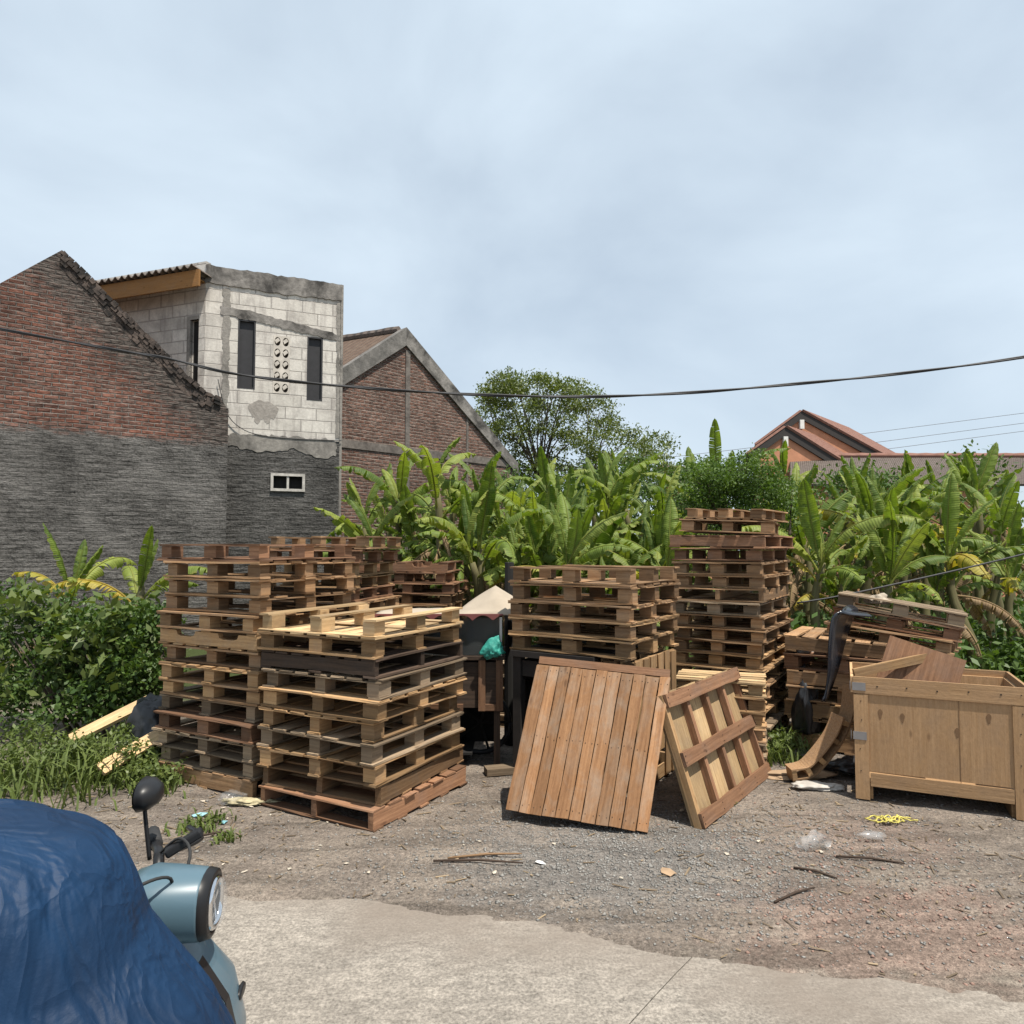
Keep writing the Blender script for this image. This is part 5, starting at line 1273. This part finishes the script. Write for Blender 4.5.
p = G(248, 803); lump('husk_heap', (p.x, p.y - .02, .015), (.14, .05, .025), plain('corn_husk', (.36, .31, .19), .8, var=.4, scale=25), 19, 'yellowish husk heap at the foot of the left stacks', 'husk heap', .7)
# planks and drum at far left
for k, (x0, y0, x1, y1, Y0, Y1, lab) in enumerate(((100, 770, 163, 733, 5.3, 5.75, 'pale plank slanting up to the tall left stack'), (70, 740, 150, 700, 5.9, 6.1, 'short pale plank behind the slanting one'))):
    a = P(x0, y0, Y0); b_ = P(x1, y1, Y1); a.z = max(a.z, .05); d = b_ - a
    m = MB(); m.box((0, 0, 0), (d.length, .11, .03), tint=.8); o = m.build('plank', M['pale']); o.matrix_world = Matrix.Translation((a + b_) / 2) @ d.to_track_quat('X', 'Z').to_matrix().to_4x4() @ Matrix.Rotation(R(35), 4, 'X'); tag(o, lab, 'plank')
lump('rubbish_bag', (-2.98, 5.95, .20), (.20, .16, .30), M['black_bag'], 23, 'dark grey rubbish bag behind the planks at left', 'bag', .25)
lump('cloth_rag', (-3.02, 6.15, .42), (.07, .06, .05), plain('red_cloth', (.45, .10, .08), .8), 27, 'small red cloth on the dark bag at left', 'rag', .4)
# weeds by the left stacks
def weeds(name, spots_, label):
    V = []; Fq = []; T = []
    for (x, y, n, sp_, hh) in spots_:
        for k in range(n):
            bx, by = rnd.gauss(x, sp_), rnd.gauss(y, sp_); az = rnd.uniform(0, 6.28); L = hh * rnd.uniform(.4, 1.2); d = Vector((math.cos(az), math.sin(az), 0)); s = Vector((-d.y, d.x, 0)) * rnd.uniform(.004, .009); z0 = ground_z(bx, by) - .005
            p0 = Vector((bx, by, z0)); p1 = p0 + d * L * .3 + Vector((0, 0, L * .7)); p2 = p0 + d * L * .8 + Vector((0, 0, L * .85)); b = len(V)
            V += [tuple(p0 - s), tuple(p0 + s), tuple(p1 + s), tuple(p1 - s), tuple(p2)]; Fq += [(b, b + 1, b + 2, b + 3), (b + 3, b + 2, b + 4)]; t = rnd.random(); T += [t, t]
    me = bpy.data.meshes.new(name); me.from_pydata(V, [], Fq); me.uv_layers.new(name='UVMap'); at = me.attributes.new('tint', 'FLOAT', 'FACE'); at.data.foreach_set('value', T); me.materials.append(M['leaf_weed']); return tag(link(name, me), label, None, None, 'stuff')
sp = [(G(x, y).x, G(x, y).y, n, s, h) for (x, y, n, s, h) in ((150, 790, 130, .13, .12), (170, 782, 120, .10, .12), (130, 780, 150, .16, .18), (185, 775, 80, .08, .10), (205, 822, 80, .07, .07), (195, 830, 70, .07, .06), (110, 775, 260, .2, .3), (60, 780, 300, .3, .3), (10, 790, 300, .35, .3), (775, 760, 160, .10, .16), (790, 748, 120, .10, .2), (228, 838, 50, .05, .05), (730, 805, 14, .03, .04))]
weeds('weeds', sp, 'straggling weeds and grass tufts at the foot of the stacks')
cl = [(G(x, y).x, G(x, y).y, h * .5, r_, r_ * .8, h * .5, n, .05) for (x, y, r_, h, n) in ((135, 775, .22, .3, 14), (155, 788, .16, .2, 10), (100, 770, .3, .35, 16), (40, 775, .5, .4, 24), (778, 755, .12, .2, 8))]
tag(leaf_cloud('weed_leaves', cl, M['leaf_weed'], None, 50, .04, aspect=.55), 'broad leafy weeds around the planks at left', None, None, 'stuff')

# ------------------------------------------------------------------ scooter and blue cover
def paint(name, c, rough=.3, coat=.6): return plain(name, c, rough, 0, .06, 3, 0, .5, coat)
M['scooter'] = paint('pale_blue_paint', (.075, .13, .165), .38, .3)
M['gloss_black'] = plain('gloss_black', (.012, .012, .013), .4, spec=.35)
M['rubber'] = plain('rubber', (.02, .02, .02), .8)
M['chrome'] = plain('chrome', (.75, .75, .76), .12, 1.0, .02)
M['lens'] = glass('clear_lens', (.5, .52, .54), .03, .10)
M['seat_vinyl'] = plain('seat_vinyl', (.03, .025, .022), .6)
head = P(196, 908, 1.78)
sc = empty('scooter', (head.x - .105, head.y + .02, 0), R(7), 'muted blue scooter with oval headlight at the lower left corner', 'scooter')
# local frame: +x is forward; headlight centre is near (.12, 0, head.z)
hz = head.z
def sect(x, cy_, cz, ry, rz_, n=24, e=2.4):
    out = []
    for k in range(n):
        a = 2 * math.pi * k / n; c_, s_ = math.cos(a), math.sin(a)
        out.append(Vector((x, cy_ + ry * abs(c_) ** (2 / e) * (1 if c_ > 0 else -1), cz + rz_ * abs(s_) ** (2 / e) * (1 if s_ > 0 else -1))))
    return out
KX, KR = .80, .86
def sect2(x, cy_, cz, ry, rz_): return sect(x * KX, cy_ * KR, hz + (cz - hz) * KR, ry * KR, rz_ * KR)
m = MB(); m.loft([sect2(-.075, 0, hz + .05, .03, .02), sect2(-.07, 0, hz + .035, .10, .05), sect2(-.02, 0, hz + .015, .115, .085), sect2(.06, 0, hz, .105, .096), sect2(.135, 0, hz - .006, .092, .094), sect2(.15, 0, hz - .006, .088, .09)]); m.build('headlight_cowl', M['scooter'], sc, True)
hl = empty('headlight', (.15 * KX, 0, hz - .005)); hl.parent = sc; hl.scale = (.8, KR, KR)
m = MB(); m.loft([sect(-.006, 0, 0, .091, .094), sect(.020, 0, 0, .084, .088), sect(.024, 0, 0, .070, .074), sect(.004, 0, 0, .066, .070)], caps=False); m.build('bezel', M['gloss_black'], hl, True)
m = MB(); m.loft([sect(.022, 0, 0, .066, .070), sect(.030, 0, 0, .062, .066), sect(.031, 0, 0, .054, .058), sect(.020, 0, 0, .052, .056)], caps=False); m.build('chrome_ring', M['chrome'], hl, True)
m = MB(); m.loft([sect(.004, 0, 0, .060, .064), sect(.002, 0, 0, .03, .03)]); m.build('reflector', plain('reflector', (.05, .05, .055), .25, .8), hl, True)
m = MB(); m.box((.012, 0, 0), (.012, .10, .014), Matrix.Rotation(R(20), 3, 'X')); m.box((.014, 0, 0), (.012, .014, .11), Matrix.Rotation(R(20), 3, 'X')); m.build('light_bar', M['chrome'], hl)
m = MB(); m.loft([sect(.022, 0, 0, .066, .070), sect(.040, 0, 0, .056, .060), sect(.050, 0, 0, .036, .040), sect(.054, 0, 0, .010, .012)]); m.build('lens', M['lens'], hl, True)
# bars, grips, levers, mirrors
for s in (-1, 1):
    m = MB(); m.tube([(-.03, s * .09, hz + .04), (-.06, s * .18, hz + .055), (-.10, s * .26, hz + .05)], .014, 8); m.build('handlebar', M['gloss_black'], sc, True)
    m = MB(); m.tube([(-.09, s * .24, hz + .052), (-.14, s * .36, hz + .04)], .019, 10); m.build('grip', M['rubber'], sc, True)
    m = MB(); m.tube(smooth_pts([Vector((-.03, s * .15, hz + .06)), Vector((.03, s * .24, hz + .062)), Vector((-.04, s * .36, hz + .05))], 5), [.008] * 11, 8); m.build('brake_lever', M['gloss_black'], sc, True)
    mr = empty('mirror', (-.075, s * .155, hz + .045)); mr.parent = sc; mr.rotation_euler = (R(4 * s), R(-2), 0); mr.scale = (.95, .95, .66)
    m = MB(); m.tube(smooth_pts([Vector((0, 0, 0)), Vector((-.01, s * .015, .09)), Vector((-.02, s * .03, .20))], 4), .006, 8); m.build('stem', M['gloss_black'], mr, True)
    m = MB(); cz = .245; cy_ = s * .045
    m.loft([sect(-.035, cy_, cz, .045, .045), sect(-.03, cy_, cz, .066, .062), sect(-.005, cy_, cz, .06, .056), sect(.018, cy_, cz, .035, .035), sect(.024, cy_, cz, .01, .01)]); m.build('shell', M['gloss_black'], mr, True)
    m = MB(); m.loft([sect(-.0375, cy_, cz, .056, .052), sect(-.0365, cy_, cz, .058, .054)]); m.build('mirror_glass', M['chrome'], mr)
m = MB()
m.tube(smooth_pts([Vector((-.06, -.16, hz + .05)), Vector((.0, -.13, hz + .10)), Vector((.05, -.06, hz + .085)), Vector((.03, 0, hz - .02))], 6), .004, 6)
m.build('brake_cable', M['rubber'], sc, True)
m = MB(); m.tube(smooth_pts([Vector((-.06, .16, hz + .05)), Vector((.01, .12, hz + .11)), Vector((.06, .05, hz + .09)), Vector((.03, 0, hz - .02))], 6), .004, 6)
m.build('brake_cable', M['rubber'], sc, True)
m = MB(); m.box((.02, .13, hz + .095), (.10, .035, .022), Euler((0, R(-28), R(15))).to_matrix()); bevel(m.build('brake_reservoir', M['gloss_black'], sc), .006, 2)
# front shield, stripe, nose, fender, wheel
m = MB(); m.loft([sect(.00, 0, hz - .10, .10, .02), sect(.04, 0, hz - .14, .17, .05), sect(.09, 0, hz - .30, .21, .12), sect(.075, 0, hz - .46, .20, .13), sect(.02, 0, hz - .62, .16, .08)]) if False else None
rings = []
for (x, z, ry, rx, e) in ((.055, hz - .105, .095, .05, 2.4), (.085, hz - .14, .15, .075, 2.6), (.125, hz - .24, .195, .10, 2.8), (.15, hz - .36, .20, .105, 2.8), (.14, hz - .48, .185, .10, 2.8), (.08, hz - .60, .14, .08, 2.6)):
    rings.append([Vector((x - .055 + rx * abs(math.cos(a)) ** (2 / e) * (1 if math.cos(a) > 0 else -1), ry * abs(math.sin(a)) ** (2 / e) * (1 if math.sin(a) > 0 else -1), z)) for a in [2 * math.pi * k / 28 for k in range(28)]])
m.loft(rings); m.build('front_shield', M['scooter'], sc, True)
m = MB(); rr_ = []
for (x, z, rx) in ((.085, hz - .14, .075), (.125, hz - .24, .10), (.15, hz - .36, .105), (.14, hz - .48, .10)):
    fx = x - .055 + rx; rr_.append([Vector((fx - .02, -.018, z)), Vector((fx + .002, -.016, z)), Vector((fx + .002, .016, z)), Vector((fx - .02, .018, z))])
m.loft(rr_); o = m.build('nose_stripe', M['gloss_black'], sc)
for s in (-1, 1):
    m = MB(); m.loft([sect(.165, s * .115, hz - .29, .008, .006), sect(.175, s * .115, hz - .29, .034, .016), sect(.182, s * .115, hz - .29, .03, .012)]); m.build('turn_signal', M['gloss_black'], sc, True)
def wheel(x, r, parent):
    wr = empty('wheel', (x, 0, r)); wr.parent = parent
    m = MB(); m.tube([((r - .05) * math.cos(6.2832 * k / 32), 0, (r - .05) * math.sin(6.2832 * k / 32)) for k in range(33)], .05, 12); m.build('tyre', M['rubber'], wr, True)
    m = MB(); m.loft([[Vector((q * math.cos(6.2832 * k / 24), y_, q * math.sin(6.2832 * k / 24))) for k in range(24)] for q, y_ in ((.05, -.045), (r - .09, -.03), (r - .09, .03), (.05, .045))]); m.build('rim', M['alu'], wr)
wheel(.20, .235, sc); wheel(-1.05, .235, sc)
m = MB(); rg = []
for k in range(13):
    a = R(-10 + 170 * k / 12); rg.append([Vector((.20 + (.26 + .012 * math.cos(b_) ) * math.cos(a), .075 * math.sin(b_), .235 + (.26 + .03 * abs(math.cos(b_))) * math.sin(a))) for b_ in [math.pi * (q / 8 - .5) for q in range(9)]])
m.loft(rg, closed=False, caps=False); o = m.build('fender', M['scooter'], sc, True); o.modifiers.new('s', 'SOLIDIFY').thickness = .006
m = MB()
for s in (-1, 1): m.tube([(.20, s * .075, .235), (.10, s * .06, .56)], .018, 8)
m.build('fork', M['gloss_black'], sc, True)
m = MB(); m.box((-.28, 0, .31), (.52, .30, .06)); bevel(m.build('footboard', M['gloss_black'], sc), .02, 3)
m = MB(); m.loft([sect(-.50, 0, .48, .12, .16), sect(-.62, 0, .52, .17, .20), sect(-.95, 0, .56, .18, .18), sect(-1.25, 0, .62, .12, .12), sect(-1.33, 0, .64, .04, .05)]); m.build('rear_body', M['scooter'], sc, True)
m = MB(); m.loft([sect(-.50, 0, .70, .08, .03), sect(-.58, 0, .735, .13, .05), sect(-.85, 0, .75, .15, .055), sect(-1.15, 0, .78, .13, .05), sect(-1.24, 0, .78, .06, .03)]); m.build('seat', M['seat_vinyl'], sc, True)

# blue cover in the near corner
def cover_mat():
    n = NT('blue_cover'); tc_ = n.n('ShaderNodeTexCoord').outputs['Object']
    a = n.noise(tc_, 3.5, 5, .6, .6); b_ = n.noise(n.mul(tc_, (9, 9, 2)), 1, 4, .6, .5); c_ = n.noise(tc_, 160, 2, .6)
    c = n.mix(n.ramp(a, [(.3, 0), (.7, 1)]), (.0013, .014, .042), (.003, .029, .082)); dust = n.ramp(n.noise(tc_, 1.6, 5, .7, .5), [(.55, 0), (.75, 1)]); c = n.mix(n.math('MULTIPLY', dust, .12), c, (.05, .065, .09)); n.col(c); n.rough(.62, .3)
    cr_ = n.math('ABSOLUTE', n.math('SUBTRACT', n.noise(n.mul(tc_, (5.5, 5.5, 3.2)), 1, 3, .55, 1.2), .5)); cr2 = n.math('ABSOLUTE', n.math('SUBTRACT', n.noise(n.mul(tc_, (13, 13, 8)), 1, 2, .5, .8), .5))
    hgt_ = n.math('ADD', n.math('MULTIPLY', cr_, -2.4), n.math('MULTIPLY', cr2, -.8))
    n.bump(n.math('ADD', hgt_, n.math('ADD', n.math('MULTIPLY', a, .4), n.math('MULTIPLY', c_, .04))), .5, .03); return n.mat
M['cover'] = cover_mat()
m = MB(); cyc = 1.30; nseg = 220; rings = []
prof_ = [(0.0, -.40), (.3, -.42), (.6, -.455), (.80, -.52), (.88, -.565), (.93, -.61), (1.02, -.685), (1.10, -.715), (1.16, -.745), (1.21, -.79), (1.245, -.87), (1.265, -.97), (1.275, -1.1)]
for zi in range(90):
    z = 1.275 * zi / 89
    for (z0, x0), (z1, x1) in zip(prof_, prof_[1:]):
        if z0 <= z <= z1 + 1e-6: xr = x0 + (x1 - x0) * (z - z0) / (z1 - z0); break
    xl = -1.75 + .10 * z + (.55 if z > 1.20 else 0) * ((z - 1.20) / .075 if z > 1.20 else 0); cx_ = (xr + xl) / 2; rx = (xr - xl) / 2
    ry = .40 - .16 * z / 1.325; ry *= max(.08, (1 - max(0, (z - 1.15) / .125) ** 2 * .9))
    ring = []
    for k in range(nseg):
        a = 2 * math.pi * k / nseg; c_, s_ = math.cos(a), math.sin(a); e = 2.6
        zz_ = 1 - z / 1.34
        wv_ = mnoise.noise(Vector((c_ * 2.2, s_ * 2.2, z * 1.1)))
        def crease(fr, sd): return 1 - 2.2 * abs(mnoise.noise(Vector((c_ * fr + .35 * wv_, s_ * fr + .35 * wv_, z * .55 + sd))))
        f = 1 + .05 * zz_ * wv_ + (.010 + .055 * zz_) * crease(3.1, 1) + (.006 + .022 * zz_) * crease(7.0, 4) + .006 * crease(13, 9)
        f += .010 * (1 - 2 * abs(mnoise.noise(Vector((c_ * 5 + z * 2.4, s_ * 5 - z * 2.0, 3)))))
        f -= .012
        ring.append(Vector((cx_ + rx * f * abs(c_) ** (2 / e) * (1 if c_ > 0 else -1), cyc + ry * f * abs(s_) ** (2 / e) * (1 if s_ > 0 else -1), .012 + z + .01 * mnoise.noise(Vector((c_ * 4, s_ * 4, z * 6))))))
    rings.append(ring)
m.loft(rings, caps=True)
o = m.build('blue_cover', M['cover'], smooth=True); tag(o, 'deep blue cloth cover draped in the near left corner before the scooter', 'cloth cover')
